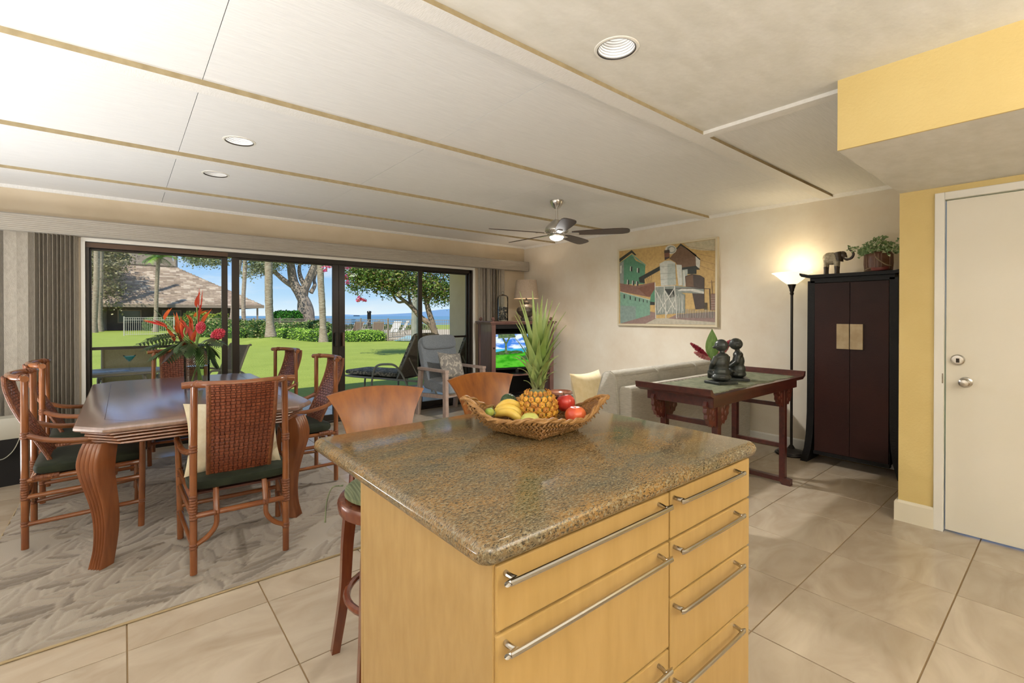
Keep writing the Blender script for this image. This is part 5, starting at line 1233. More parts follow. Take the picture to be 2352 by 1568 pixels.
# ================================================================== outdoors
M_lawn = pm('lawn_grass', (0.235, 0.30, 0.030), 0.9, col2=(0.32, 0.37, 0.05), scale=.9, detail=8, coords='World', bump=1.0, bscale=26, bdist=.04, contrast=(.3, .7), nrough=.7)
P1 = gp(622, 772, .28); P2 = gp(742, 786, 0.0)
FWD = Vector((math.cos(YAW), math.sin(YAW), 0)); RGT = Vector((math.sin(YAW), -math.cos(YAW), 0))
def lawn_z(x_, y_):
    z = -.10; q = Vector((x_-P1.x, y_-P1.y, 0)); z += .34*math.exp(-((q.dot(RGT)+.05)**2/1.1+(q.dot(FWD)+.1)**2/3.0))
    q = Vector((x_-P2.x, y_-P2.y, 0)); z += .10*math.exp(-(q.dot(RGT)**2/.8+q.dot(FWD)**2/2))
    return z
g = G(); nx, ny = 90, 90; X0_, X1_, Y0_, Y1_ = -22, 34, 8.15, 62
for j in range(ny+1):
    for i in range(nx+1): x_ = X0_+(X1_-X0_)*i/nx; y_ = Y0_+(Y1_-Y0_)*(j/ny)**1.5; g.v.append((x_, y_, lawn_z(x_, y_)))
for j in range(ny):
    for i in range(nx): a = j*(nx+1)+i; g.f.append((a, a+1, a+nx+2, a+nx+1)); g.m.append(0)
struct(g.obj('lawn', M_lawn, smooth=True), 'bright green mown lawn beyond the windows')
struct(G().box(-60, 90, -60, 8.15, -.6, -.13).obj('ground', M_lawn)); struct(G().box(-140, -22, 8.15, 62, -.6, -.1).obj('ground', M_lawn)); struct(G().box(34, 140, 8.15, 62, -.6, -.1).obj('ground', M_lawn))
M_sea = pm('sea_water', (0.07, 0.18, 0.28), 0.35, col2=(0.11, 0.24, 0.34), scale=.05, stretch=(1, 4, 1), coords='World', bump=.6, bscale=.5)
struct(G().box(-4000, 4500, 66, 7000, -7, -6).obj('sea', M_sea), 'blue sea on the horizon')
M_mtn = pm('island_haze', (0.20, 0.32, 0.50), 1.0, spec=0)
def ridge(u0, u1, vs_, d, name, label):
    g = G(); n = len(vs_); fr_ = []; bk_ = []
    for k, v in enumerate(vs_):
        u = u0+(u1-u0)*k/(n-1); a = at(u, 726, d); b = at(u, v, d); dirn = Vector((math.cos(YAW), math.sin(YAW), 0)); a.z = -6
        fr_.append((a, b, b+dirn*d*.02, a+dirn*d*.25))
    g.loft(fr_, closed=False, caps=False); o = g.obj(name, M_mtn, smooth=True); return struct(o, label)
ridge(812, 1010, (724, 722.8, 722, 721, 719.5, 718, 716.5, 717.5), 5200, 'island', 'faint far island on the horizon')
ridge(960, 1160, (718, 714, 711, 709, 708, 706, 704, 705, 708), 4300, 'headland', 'hazy blue mountain on the horizon to the right')
ridge(770, 812, (724, 723, 722, 723.5, 724), 5000, 'islet', 'tiny faint islet on the horizon')

# pool deck behind the fence
M_deck = pm('pool_deck_sand', (0.42, 0.33, 0.23), .9, col2=(.50, .41, .30), scale=2, coords='World'); M_pool = pm('pool_water', (.18, .50, .52), .08, col2=(.26, .60, .60), scale=.8, coords='World')
A = gp(760, 768, -.09); 
def quad(pts, z, t=.03): return G().prism([(p.x, p.y) for p in pts], z-t, z, 'z')
dk = [at(770, 757, 27.5), at(1110, 770, 24.5), at(1150, 750, 46), at(470, 750, 50), at(470, 765, 31)]
struct(quad(dk, -.07).obj('pool_deck', M_deck), 'sandy pool deck behind the fence')
struct(quad([at(905, 790, 25.6), at(1110, 790, 24.6), at(1120, 750, 31), at(935, 750, 32)], -.055, .012).obj('pool', M_pool), 'pale turquoise swimming pool behind the fence')

# fences
M_fence = pm('fence_metal', (0.28, 0.22, 0.17), .5); M_fencew = pm('fence_pale', (0.52, 0.47, 0.40), .5)
def fence(p0, p1, z0, h, label, mat_, sp_=.115, post=2.2):
    p0 = Vector((p0.x, p0.y, z0)); p1 = Vector((p1.x, p1.y, z0)); L = (p1-p0).length; d = (p1-p0)/L; n = Vector((-d.y, d.x, 0))
    t = thing('fence', label, 'fence', tuple(p0)); q = d.to_2d(); ang = math.atan2(d.y, d.x); t.rotation_euler = (0, 0, ang)
    g = G(); k = int(L/sp_)
    for i in range(k+1): x_ = i*sp_; g.box(x_-.010, x_+.010, -.010, .010, .06, h)
    g.obj('pickets', mat_, t, kind='stuff')
    for z in (.12, h-.18, h-.02): G().box(0, L, -.014, .014, z-.014, z+.014).obj('rail', mat_, t)
    k = max(1, round(L/post))
    for i in range(k+1): x_ = L*i/k; G().bbox(x_-.03, x_+.03, -.03, .03, -.05, h+.06, .005).obj('post', mat_, t)
FA = at(285, 770, 32.5); FB = at(400, 760, 34); FC = at(475, 757, 38)
fence(FA, FB, -.12, 1.30, 'pale picket fence panel at the left in front of the shingled house', M_fencew)
fence(at(470, 750, 34.5), at(770, 765, 31.5), -.12, 1.22, 'picket fence behind the long hedge', M_fence)
fence(at(770, 765, 27.4), at(958, 765, 25.0), -.12, 1.22, 'picket fence in front of the pool chairs', M_fence)
fence(at(958, 765, 25.0), at(1120, 765, 24.4), -.12, 1.20, 'picket fence beside the leaning tree and pool', M_fence)

# hedges and bushes
def leafmats(*cs): return [pm('leaf_%03d%03d%03d' % tuple(int(c*999) for c in q), q, .55, spec=.3) for q in cs]
HM = leafmats((.26, .46, .04), (.38, .60, .07), (.16, .32, .03), (.48, .64, .12)); HD = leafmats((.06, .14, .02), (.13, .24, .04), (.26, .32, .08), (.40, .34, .15), (.05, .10, .02))
M_core = pm('hedge_core', (.03, .07, .012), .9)
def hedge(a, b, dep, z0, h, label, mats, cnt, sz, seed, name='hedge', cat='hedge', bump=.08):
    rn = random.Random(seed); a = Vector((a.x, a.y, 0)); b = Vector((b.x, b.y, 0)); d = b-a; L = d.length; d /= L; n = Vector((-d.y, d.x, 0))
    t = thing(name, label, cat, (a.x, a.y, z0), math.atan2(d.y, d.x))
    g = G(); nx = max(8, int(L*3)); rings = []
    sec = [(-.5, 0), (-.52, .5), (-.42, .88), (-.15, .97), (.15, .97), (.42, .88), (.52, .5), (.5, 0)]
    for i in range(nx+1):
        x_ = L*i/nx; e_ = min(1, min(i, nx-i)/nx*L/.35+.35)
        hh = h*(.92+bump*2*mnoise.noise(Vector((x_*.9, seed*7.1, 0)))); rings.append([Vector((x_, y_*dep*e_*.92+.05*mnoise.noise(Vector((x_*2, y_*5, seed))), z_*hh*(e_**.35)*.94)) for y_, z_ in sec])
    g.loft(rings); g.obj('branches', M_core, t, smooth=True)
    def gen():
        i = rn.random()*nx; k = int(i); f_ = i-k; j = rn.random()*(len(sec)-1); q = int(j); s_ = j-q
        r0, r1 = rings[k], rings[min(k+1, nx)]; p = (r0[q].lerp(r0[q+1], s_)).lerp(r1[q].lerp(r1[q+1], s_), f_)
        return p+Vector((rn.gauss(0, .03), rn.gauss(0, .03), rn.gauss(0, .03)+.0)), Vector((0, 0, 1))
    G().blades(cnt, gen, sz, .55, len(mats), rn).obj('leaves', mats, t, kind='stuff')
    return t
hedge(gp(535, 775, -.05), gp(603, 768, -.05)+Vector((.3, .5, 0)), 1.2, -.12, .72, 'low clipped hedge left of the thick palm trunk', HM[:3]+HD[1:2], 4200, .10, 1)
hedge(gp(632, 778, -.02), gp(737, 783, -.05), 1.0, -.10, .74, 'low bright clipped hedge between the two palm trunks', HM, 5200, .09, 2)
hedge(gp(752, 785, -.08), gp(886, 782, -.1), 1.1, -.12, .68, 'low bright clipped hedge right of the palm trunks, before the pool chairs', HM, 6000, .09, 3)
hedge(at(440, 768, 31.5), at(612, 768, 30), 1.6, -.15, 1.30, 'tall loose hedge behind the flower vase', HD, 9000, .13, 4, bump=.14)
hedge(at(612, 768, 29.7), at(770, 768, 28), 1.6, -.15, 1.18, 'tall loose hedge behind the two palm trunks', HD, 8000, .13, 5, bump=.12)
hedge(at(335, 745, 44), at(445, 745, 44), 1.4, -.15, 1.55, 'dark green shrub row against the shingled house', HD[:3], 3500, .16, 6)
hedge(at(425, 740, 43), at(520, 740, 43), 1.6, -.15, 1.95, 'yellow green shrub row against the shingled house', leafmats((.40, .42, .05), (.30, .36, .05), (.16, .24, .03)), 4500, .16, 7)
hedge(at(633, 735, 40), at(690, 735, 40), 2.2, -.15, 2.2, 'rounded bright green bush below the spreading tree', leafmats((.05, .24, .02), (.09, .32, .03), (.03, .14, .015)), 4500, .20, 8, 'round_bush', 'bush')
hedge(at(770, 741, 46), at(1000, 741, 46), 1.6, -.3, .75, 'low shore scrub beyond the pool', HD[1:4], 2600, .22, 12, 'shore_scrub', 'shrub')

# palms and trees
M_palm = pm('palm_bark', (0.24, 0.175, 0.12), .9, col2=(0.40, 0.33, 0.25), scale=5, stretch=(1, 1, 4), detail=5, bump=.8, bscale=9, bstretch=(1, 1, 3), bdist=.03)
M_bark = pm('grey_bark', (0.22, 0.175, 0.135), .9, col2=(0.32, 0.26, 0.21), scale=3, stretch=(1, 1, .4), bump=.6, bscale=6, bdist=.03); M_barkb = pm('brown_bark', (0.15, 0.10, 0.07), .85, col2=(.26, .18, .12), scale=6, stretch=(1, 1, .4), bump=.6, bscale=12, bdist=.02)
def trunk_path(pts, d): return [at(u, v, d) for u, v in pts]
def palm(label, pts, d, w, base_z, cap=None, crown=False, group='palm trunks on the lawn'):
    P = trunk_path(pts, d); P[0].z = base_z; t = thing('palm_tree', label, 'palm tree', tuple(P[0]), 0, group)
    P = smooth_path([p-P[0] for p in P], 10); n = len(P); g = G()
    rs = [w/2*(1.55-.55*min(1, k/(n*.14)))*(1+.035*math.sin(k*2.4)) for k in range(n)]
    g.tube(P, rs, 14); g.obj('trunk', M_palm, t, smooth=True)
    if crown:
        c = P[-1]; rn = random.Random(3); L = crown
        for k in range(18):
            a = 2*PI*k/18+rn.uniform(-.1, .1); el = rn.uniform(.1, 1.0); d0 = Vector((math.cos(a)*math.cos(el), math.sin(a)*math.cos(el), math.sin(el))); p = c.copy(); pts_ = [p]
            for q in range(8): p = p+d0*L/8; d0 = (d0+Vector((0, 0, -.17))).normalized(); pts_.append(p)
            g = G(); g.tube(pts_, .018, 4)
            for q in range(1, 9):
                dd = (pts_[q]-pts_[q-1]).normalized(); sd = dd.cross(Vector((0, 0, 1))).normalized()
                for s_ in (1, -1):
                    for z_ in (0, .5): pp = pts_[q-1].lerp(pts_[q], z_); tip = pp+sd*s_*L*.28+dd*L*.18+Vector((0, 0, -.12*L)); g.add([pp-dd*.02*L, pp+dd*.02*L, tip], [(0, 1, 2)])
            g.obj('frond', MATS['leaf_'+'%03d%03d%03d' % tuple(int(c_*999) for c_ in (.06, .14, .02))] if k % 3 else HM[0], t)
    return t
palm('thick pale palm trunk on the grass mound, left of the spreading tree', ((622, 772), (618, 700), (617, 600), (617, 380)), 24.4, .375, .20)
palm('slimmer rough palm trunk right of the grass mound', ((743, 786), (740, 700), (736, 620), (733, 380)), 23.8, .315, -.06)
palm('thin palm trunk in front of the end of the shingled roof', ((561, 732), (559, 690), (563, 600), (566, 420)), 36, .29, -.12)
palm('leaning palm trunk mostly hidden by the dark window mullion', ((532, 740), (541, 650), (551, 590), (566, 420)), 33, .36, -.12)
palm('slender palm with small crown in front of the shingled roof', ((357, 735), (360, 660), (364, 592)), 40, .30, -.12, crown=1.4, group='')
palm('pale palm trunk at the far left of the lawn, nearer of a pair', ((215, 763), (219, 700), (222, 620), (223, 400)), 38.5, .40, -.12)
palm('pale palm trunk at the far left of the lawn, farther of a pair', ((229, 758), (229, 700), (231, 620), (232, 400)), 41, .40, -.12)
palm('distant palm trunk above the house roof behind the tower', ((404, 650), (403, 600), (402, 400)), 60, .45, -.12)
def tree(name, label, cat, limbs, d, mat_, crown, mats, sz, cnt, seed, base_z=-.12, group=None, clump=.5):
    """limbs: [(pixel path, r0, r1, depth offset)], crown: [(u, v, du, dv, depth_off, share)]"""
    b0 = at(*limbs[0][0][0], d); b0.z = base_z; t = thing(name, label, cat, tuple(b0), 0, group); rn = random.Random(seed)
    for k, (path, r0, r1, off) in enumerate(limbs):
        P = []
        for i, (u, v) in enumerate(path): P.append(at(u, v, d+off*i/(max(1, len(path)-1)))-b0)
        if k == 0: P[0].z = 0
        P = smooth_path(P, 6); n = len(P); G().tube(P, [r0+(r1-r0)*(i/(n-1))**.8 for i in range(n)], 10).obj('trunk' if r0 > .09 else 'branch', mat_, t, smooth=True)
    g = G(); tot = sum(c[5] for c in crown); 
    cl_ = []
    for (u, v, du, dv, off, sh) in crown:
        for _ in range(int(cnt*sh/tot/22)):
            a = rn.uniform(0, 2*PI); r_ = math.sqrt(rn.random()); cl_.append(at(u+du*r_*math.cos(a), v+dv*r_*math.sin(a), d+off+rn.gauss(0, clump))-b0)
    it = [0]
    def gen():
        c = cl_[it[0] % len(cl_)]; it[0] += 1; s_ = sz*2.1
        return c+Vector((rn.gauss(0, s_), rn.gauss(0, s_), rn.gauss(0, s_*.7))), Vector((0, 0, 1))
    g.blades(cnt, gen, sz, .6, len(mats), rn); g.obj('leaves', mats, t, kind='stuff'); return t
TL = leafmats((.10, .13, .05), (.16, .18, .08), (.06, .09, .03))
tree('spreading_tree', 'large spreading grey tree with two forked trunks beyond the palms', 'tree',
     [(((706, 728), (706, 712), (690, 675), (675, 650), (668, 610), (660, 560), (640, 500)), .62, .22, 0), (((700, 726), (695, 705), (698, 670), (706, 650), (718, 620), (728, 590), (745, 540)), .50, .20, 0),
      (((678, 660), (655, 645), (635, 628), (610, 605), (590, 560)), .28, .12, -1), (((672, 640), (668, 615), (652, 590), (640, 540)), .26, .12, 0), (((702, 660), (690, 635), (688, 610), (700, 570)), .24, .10, 1), (((714, 672), (723, 655), (722, 640), (735, 600)), .2, .1, 1)],
     41, M_bark, [(610, 598, 40, 18, -2, 3), (640, 580, 70, 22, 0, 5), (690, 585, 60, 18, 2, 3), (480, 596, 45, 9, -3, 2.2), (455, 592, 30, 6, -3, 1), (600, 615, 30, 10, -2, 1.5), (670, 540, 190, 32, 0, 7), (575, 628, 14, 5, -2, .4)], TL+leafmats((.28, .30, .16)), .17, 20000, 21, clump=1.5)
BL = leafmats((.05, .10, .012), (.11, .20, .025), (.20, .27, .05), (.13, .08, .03), (.03, .06, .01), (.30, .30, .08))
tree('bougainvillea_tree', 'leaning tree with dense leafy crown and pink blossom beside the pool fence', 'tree',
     [(((1010, 822), (1003, 785), (998, 762), (988, 744), (968, 730), (953, 713), (941, 700), (928, 690), (912, 677), (900, 665), (885, 640)), .15, .035, 0), (((1001, 775), (994, 745), (984, 712), (979, 690), (972, 665), (968, 640), (965, 560)), .12, .06, .3),
      (((929, 692), (915, 694), (906, 684), (901, 672), (893, 664)), .045, .03, -.2), (((945, 703), (940, 685), (938, 670), (930, 650)), .06, .03, .4), (((972, 680), (955, 662), (950, 640)), .05, .03, 0), (((985, 690), (1000, 665), (1015, 640)), .05, .02, .3)],
     16.5, M_barkb, [(870, 640, 60, 20, -.3, 5), (930, 655, 70, 22, 0, 5), (830, 625, 28, 16, -.6, 2.6), (1000, 668, 34, 26, .4, 3.2), (960, 630, 110, 30, .3, 6), (900, 600, 130, 30, 0, 6), (1030, 680, 16, 12, .5, .8), (820, 655, 16, 8, -.6, .5), (1060, 640, 40, 40, .6, 2)], BL, .085, 21000, 22, clump=.35)
tree('pale_trunk_tree', 'straight pale slender trunk beside the leaning tree', 'tree', [(((953, 775), (952, 730), (953, 690), (955, 600)), .14, .11, 0)], 20, pm('pale_bark', (.36, .34, .29), .8, col2=(.26, .26, .21), scale=3, bump=.4, bscale=6), [(955, 560, 50, 30, 0, 1)], BL[:3], .1, 800, 25)
PK = leafmats((.70, .05, .22), (.80, .12, .32), (.55, .02, .14), (.62, .20, .12))
rn = random.Random(31)
fb = thing('bougainvillea_blossom', 'pink bougainvillea sprays hanging from the leafy crown by the window mullion', 'blossom', tuple(at(780, 620, 15.4)))
b0 = at(780, 620, 15.4); cl_ = [(750, 612, 7, 5), (758, 610, 6, 5), (745, 620, 6, 4), (793, 612, 9, 7), (801, 612, 9, 6), (792, 635, 8, 7), (796, 648, 6, 5), (768, 604, 14, 4), (826, 685, 6, 4), (822, 690, 4, 3), (836, 690, 5, 2.5), (831, 687, 4, 3)]
def gen():
    u, v, a, b = rn.choice(cl_); return at(u+rn.gauss(0, a*.5), v+rn.gauss(0, b*.5), 15.4+rn.gauss(0, .12))-b0, Vector((0, 0, 1))
G().blades(620, gen, .055, .85, 4, rn).obj('petals', PK, fb, kind='stuff')
G().tube([at(775, 602, 15.4)-b0, at(800, 640, 15.4)-b0, at(815, 668, 15.4)-b0, at(826, 686, 15.4)-b0, at(838, 692, 15.4)-b0], .006, 4).obj('twig', M_barkb, fb)
def gen2():
    u = rn.uniform(795, 830); return at(u, 655+(u-795)*.7+rn.gauss(0, 5), 15.4)-b0, Vector((0, 0, 1))
G().blades(110, gen2, .06, .6, 3, rn).obj('leaves', BL[:3], fb, kind='stuff')

# shingled house
M_sh = [pm('shingle', (0.44, 0.33, 0.24), .9, col2=(0.30, 0.22, 0.165), scale=1.2, stretch=(3, 3, 1), detail=6, bump=.6, bscale=4), pm('shingle_dark', (.30, .22, .16), .9), pm('shingle_pale', (.54, .43, .33), .9)]
M_hw = pm('house_wall_dark', (0.075, 0.060, 0.050), .8, col2=(.10, .08, .065), scale=2, coords='World'); M_fas = pm('fascia', (.30, .23, .17), .7); M_hgl = pm('house_window', (.10, .13, .12), .1)
E0 = at(607, 703, 50); HL = 26.0; ex = Vector((-1, 0, 0)); ey = Vector((0, 1, 0))
hs = thing('shingled_house', 'low building with long pale shingled hip roof beyond the lawn', 'building', (E0.x, E0.y, -.12), math.atan2(ex.y, ex.x))
Hz = E0.z+.12; sgn = 1 if Vector((-ex.y, ex.x, 0)).dot(ey) > 0 else -1      # local +x runs left along the eave, depth is sgn*y
def hp(x_, y_, z_): return Vector((x_, sgn*y_, z_))
RD, RH = 9.0, 5.3                       # roof depth to ridge and rise
nrow = 34; rn = random.Random(41); g = G()
for i in range(nrow):
    t0 = i/nrow; t1 = (i+1.35)/nrow; x0 = 9.0*t0; x0b = 9.0*min(1, t1); xe = HL+2; nseg = int((xe-x0)/.55)
    for k in range(nseg):
        a = x0+(xe-x0)*k/nseg; b = x0+(xe-x0)*(k+1)/nseg; g.cm = rn.choice((0, 0, 0, 1, 2)); dz = rn.uniform(.08, .14); aa = max(a, x0b) if k == 0 else a
        g.add([hp(a, RD*t0, Hz+RH*t0+dz), hp(b, RD*t0, Hz+RH*t0+dz), hp(b, RD*t1, Hz+RH*t1), hp(aa, RD*t1, Hz+RH*t1), hp(a, RD*t0, Hz+RH*t0-.03), hp(b, RD*t0, Hz+RH*t0-.03)], [(0, 1, 2, 3), (4, 5, 1, 0)])
g.obj('roof_front', M_sh, hs, kind='stuff')
g = G()
for i in range(nrow):      # hip end
    t0 = i/nrow; t1 = (i+1.2)/nrow
    for k in range(12):
        y0 = RD*t0+(RD*2-2*RD*t0)*k/12; y1 = RD*t0+(RD*2-2*RD*t0)*(k+1)/12; g.cm = rn.choice((0, 0, 1, 2)); c0 = 9.0*t0; c1 = 9.0*min(1, t1)
        g.add([hp(c0, y0, Hz+RH*t0+.04), hp(c0, y1, Hz+RH*t0+.04), hp(c1, y1, Hz+RH*t1), hp(c1, y0, Hz+RH*t1)], [(0, 1, 2, 3)])
g.obj('roof_hip', M_sh, hs, kind='stuff')
G().box(0, HL+2, min(sgn*0, sgn*.12), max(sgn*0, sgn*.12), Hz-.22, Hz-.02).obj('fascia', M_fas, hs)
G().add([hp(.05, .05, Hz-.2), hp(HL+2, .05, Hz-.2), hp(HL+2, 17, Hz-.2), hp(.05, 17, Hz-.2)], [(0, 1, 2, 3)]).obj('eave_underside', M_hw, hs)
wl = G(); ya, yb = sorted((sgn*3.2, sgn*3.5)); wl.box(2.6, HL+2, ya, yb, 0, Hz-.2); ya, yb = sorted((sgn*3.2, sgn*14)); wl.box(2.4, 2.7, ya, yb, 0, Hz-.2); wl.obj('wall', M_hw, hs)
for (a, b) in ((4.3, 6.4), (7.0, 8.6), (10.2, 12.0), (13.0, 14.4)):
    ya, yb = sorted((sgn*3.12, sgn*3.2)); w_ = G().box(a, b, ya, yb, .7, Hz-.45).obj('window', M_fas, hs); ya, yb = sorted((sgn*3.08, sgn*3.12)); G().box(a+.1, b-.1, ya, yb, .8, Hz-.55).obj('pane', M_hgl, w_)
for x_ in (.5, 14.0, 17.5): ya, yb = sorted((sgn*.35, sgn*.5)); G().box(x_, x_+.15, ya, yb, 0, Hz-.2).obj('post', M_fas, hs)
# mansard tower on top
tw = G(); tb = [(7.4, 7.0), (13.4, 7.0), (13.4, 13), (7.4, 13)]; cx_, cy_ = 10.4, 10; zt = Hz+5.0
def tr(s_, z_): return [hp(cx_+(a-cx_)*s_, cy_+(b-cy_)*s_, z_) for a, b in tb]
tw.loft([tr(1.0, Hz+3.6), tr(1.0, Hz+4.3), tr(1.03, Hz+4.3), tr(1.03, Hz+4.42), tr(.93, Hz+5.9), tr(.95, Hz+5.9), tr(.72, Hz+9)]); tw.obj('tower_roof', pm('tower_shingle', (.22, .175, .135), .9, col2=(.30, .24, .185), scale=1.0, stretch=(1, 1, 6), bump=.5, bscale=3, bstretch=(1, 1, 6)), hs)
# dark shrubs and garden at the far left
hedge(at(150, 745, 45), at(285, 745, 46), 2.5, -.15, 2.6, 'dense garden shrubs behind the far left palms', HD+leafmats((.34, .10, .16), (.30, .38, .06)), 6000, .22, 51, 'garden_shrubs', 'shrub', .16)
tree('garden_tree', 'leafy tree over the far left of the house roof', 'tree', [(((236, 745), (238, 690), (240, 640), (235, 590)), .3, .15, 0)], 44, M_bark, [(225, 640, 45, 60, 0, 4), (240, 590, 50, 25, 0, 3), (260, 680, 25, 25, 0, 1)], leafmats((.13, .12, .05), (.22, .19, .09), (.09, .10, .04), (.34, .30, .15)), .24, 9000, 61, clump=1.2)

# ------------------------------------------------------------------ lanai furniture
M_alu = pm('taupe_aluminium', (.30, .26, .20), .4, metal=.1); M_sling = pm('sling_mesh', (.30, .27, .16), .8, col2=(.36, .33, .20), scale=80, bump=.3, bscale=200); M_slingd = pm('dark_sling', (.17, .125, .085), .85, col2=(.22, .165, .115), scale=40)
M_floral = pm('dark_floral_cloth', (.08, .075, .06), .9, col2=(.34, .29, .22), scale=16, detail=4, contrast=(.47, .55), distort=1.2)
ZL = -.020
pt_ = thing('patio_table', 'oval grey patio table outside the left window, set with a drink', 'patio table', (-.12, 6.52, ZL))
G().lathe([(0, .715), (.55, .715), (.565, .722), (.565, .735), (.55, .742), (0, .742)], n=40, M=Matrix.Diagonal((1, .62, 1)).to_3x3()).obj('tabletop', M_alu, pt_, smooth=True, ang=40)
for sx in (-1, 1):
    for sy in (-1, 1): G().tube([(sx*.28, sy*.16, .72), (sx*.34, sy*.20, .35), (sx*.40, sy*.24, 0)], .018, 8).obj('leg', M_alu, pt_, smooth=True)
mg = thing('martini_glass', 'martini glass of blue drink on the patio table', 'glass', (.045, 6.47, ZL+.742))
M_bdr = pm('blue_drink', (.05, .55, .60), .2, trans=.3)
G().lathe([(0, 0), (.035, 0), (.036, .003), (.005, .008), (.004, .085), (.010, .095), (.058, .165), (.056, .165), (.008, .098), (0, .096)], n=24, caps=False).obj('glass', M_vglass, mg, smooth=True); G().lathe([(0, .098), (.008, .100), (.052, .155), (0, .155)], n=24, caps=False).obj('drink', M_bdr, mg, smooth=True)
mz = thing('magazine', 'blue and white magazine lying open on the patio table', 'magazine', (-.14, 6.46, ZL+.742), .2)
G().box(-.17, .0, -.11, .11, 0, .006).obj('cover', pm('magazine_blue', (.10, .18, .38), .4, col2=(.5, .55, .6), scale=8), mz); G().box(.0, .17, -.11, .11, 0, .005).obj('page', pm('magazine_page', (.55, .58, .62), .4, col2=(.12, .2, .4), scale=9), mz)
def sling_chair(label, loc, rz, ms):
    t = thing('sling_chair', label, 'patio chair', loc, rz, 'sling chairs on the lanai')     # sitter looks along +y
    pth = smooth_path([(0, .46, .40), (0, .40, .425), (0, .10, .39), (0, .0, .42), (0, -.06, .56), (0, -.14, .78), (0, -.20, .925), (0, -.235, .94)], 6)
    g = G(); rings = [[p+Vector((-.235, 0, 0)), p+Vector((0, .012, -.012)), p+Vector((.235, 0, 0)), p+Vector((.235, 0, -.004)), p+Vector((0, .012, -.016)), p+Vector((-.235, 0, -.004))] for p in pth]; g.loft(rings); g.obj('sling', ms, t, smooth=True, ang=60)
    for s_ in (-1, 1):
        G().tube([(s_*.245, p.y, p.z-.004) for p in pth], .014, 8).obj('side_rail', M_alu, t, smooth=True)
        G().tube(smooth_path([(s_*.262, .44, .0), (s_*.262, .36, .35), (s_*.268, .30, .60), (s_*.268, .20, .635), (s_*.268, -.05, .60), (s_*.262, -.13, .56)], 6), .014, 8).obj('arm', M_alu, t, smooth=True)
        G().tube([(s_*.25, .05, .40), (s_*.262, -.16, 0)], .014, 8).obj('leg', M_alu, t, smooth=True)
    return t
sling_chair('beige mesh sling chair behind the patio table, facing the room', (.05, 7.14, ZL), PI, M_sling)
sling_chair('grey sling chair seen side-on outside behind the window mullion', (1.02, 7.25, ZL), PI/2+.3, M_slingd)
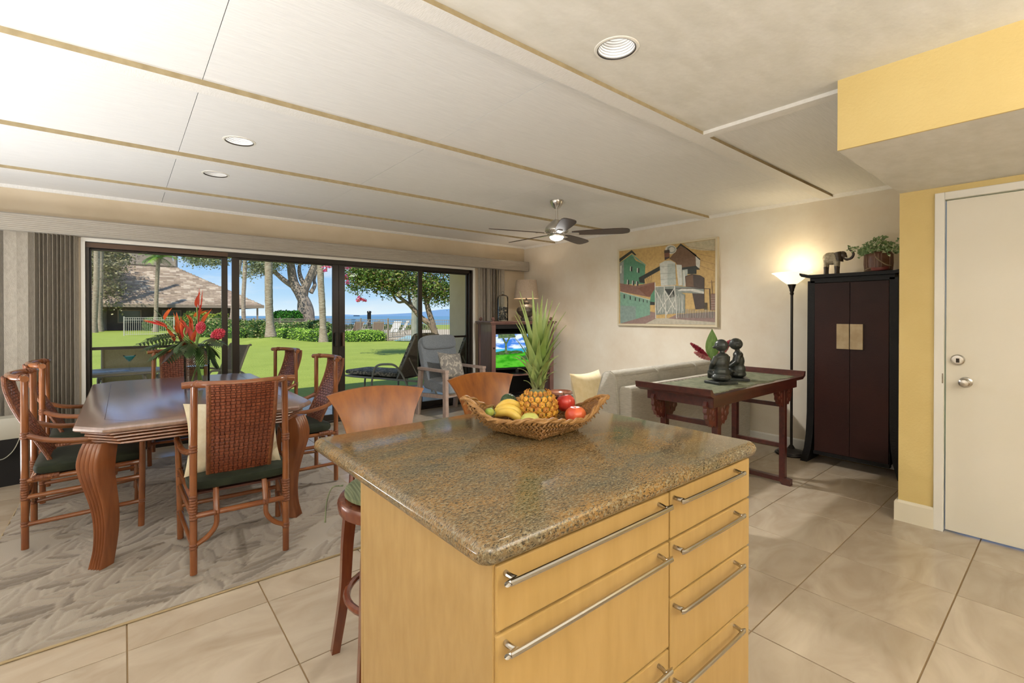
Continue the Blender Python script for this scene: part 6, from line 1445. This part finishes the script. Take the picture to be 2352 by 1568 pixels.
def chaise(label, loc, rz, ms=M_floral, backc=M_slingd, group='cushioned chaise longues', up=math.radians(62), cush=True):
    t = thing('chaise_longue', label, 'chaise longue', loc, rz, group)           # foot towards +y, back at y<0
    w0 = .31; zs = .33
    for s_ in (-1, 1):
        G().tube(smooth_path([(s_*w0, 1.28, 0), (s_*w0, 1.26, .20), (s_*w0, 1.18, zs-.02), (s_*w0, .9, zs-.02), (s_*w0, 0, zs-.02), (s_*w0, -.40, zs-.02)], 6), .016, 8).obj('side_rail', M_alu, t, smooth=True)
        G().tube(smooth_path([(s_*(w0+.02), -.30, 0), (s_*(w0+.02), -.18, .30), (s_*(w0+.02), .0, .52), (s_*(w0+.02), .20, .55), (s_*(w0+.02), .42, .50), (s_*(w0+.02), .50, .30), (s_*(w0+.02), .52, 0)], 6), .018, 8, flat=.7).obj('arm_loop', M_alu, t, smooth=True)
        G().cyl((s_*w0, 0, zs), (s_*w0, -.75*math.cos(up), zs+.75*math.sin(up)), .014, n=8).obj('back_rail', M_alu, t, smooth=True)
        G().cyl((s_*.24, -.40, zs-.02), (s_*.24, -.32*math.cos(up)-.0, zs+.42*math.sin(up)), .010, n=6).obj('prop', M_alu, t, smooth=True)
    G().box(-w0, w0, 0, 1.20, zs-.03, zs-.015).obj('seat_sling', backc, t)
    Mb_ = T4((0, 0, zs), RX(-up)); G().box(-w0, w0, -.78, 0, -.005, .005, Matrix.Translation((0, 0, zs)) @ Matrix.Rotation(-up, 4, 'X')).obj('back_sling', backc, t)
    if cush:
        G().cushion((0, .60, zs+.045), (.58, 1.18, .09), .45, .2).obj('seat_cushion', ms, t, smooth=True)
        M4 = RX(-up); G().cushion(Vector((0, 0, zs))+M4 @ Vector((0, -.40, .05)), (.58, .76, .09), .45, .2, M=M4).obj('back_cushion', ms, t, smooth=True)
    return t
chaise('brown-backed chaise longue with floral cushion outside, left of the armchair', (3.62, 7.02, ZL), .42)
chaise('second floral chaise longue outside, against the lanai wall behind the armchair', (4.55, 6.75, ZL), .15)
pc_ = thing('lanai_picture', 'small dark picture hanging on the lanai wall outside', 'picture', (WX-.001, 7.05, 1.60)); G().bbox(-.03, -.001, -.20, .20, -.19, .19, .003).obj('frame', M_lac, pc_); G().box(-.033, -.0302, -.17, .17, -.16, .16).obj('canvas', pm('teal_canvas', (.05, .075, .06), .5, col2=(.10, .12, .08), scale=6), pc_)
# loungers by the pool, seen through the fence
M_brn = pm('brown_pool_sling', (.13, .075, .04), .8); M_wht = pm('white_pool_sling', (.62, .60, .55), .8)
PL = [(818, 768, 28.5, 2.2, M_brn, 'brown pool lounger behind the bright hedge, leftmost by the pool'), (868, 772, 28.0, 2.6, M_brn, 'large brown pool lounger behind the right end of the bright hedge'), (835, 757, 36, 1.2, M_wht, 'white pool lounger beyond the dark post'),
      (860, 757, 37, 1.0, M_wht, 'white pool lounger left of the tallest white seat'), (925, 762, 33, 1.4, M_wht, 'white pool lounger left of the pale trunk'), (905, 768, 30, 2.0, M_wht, 'white pool lounger nearest the pool water')]
pr_ = None
for (u, v, d, rz, ms, lb) in PL:
    p = at(u, v, d); loc = (p.x, p.y, -.07)
    if pr_ is None or ms is not pr_[1]: o_ = chaise(lb, loc, rz, ms, ms, 'pool loungers', math.radians(60), False); pr_ = (o_, ms)
    else: o_ = copy_tree(pr_[0]); o_['label'] = lb; o_.location = loc; o_.rotation_euler = (0, 0, rz)
pb = thing('shower_post', 'dark post standing by the shore beyond the pool fence', 'post', tuple(at(848, 757, 40))); pb.location.z = -.2
G().cyl((0, 0, 0), (0, 0, 1.75), .16, n=12).obj('post', M_iron, pb, smooth=True); G().lathe([(.18, 1.75), (.19, 1.80), (.15, 1.88), (0, 1.90)], n=14).obj('cap', M_iron, pb, smooth=True)

# keep every part small in memory: done
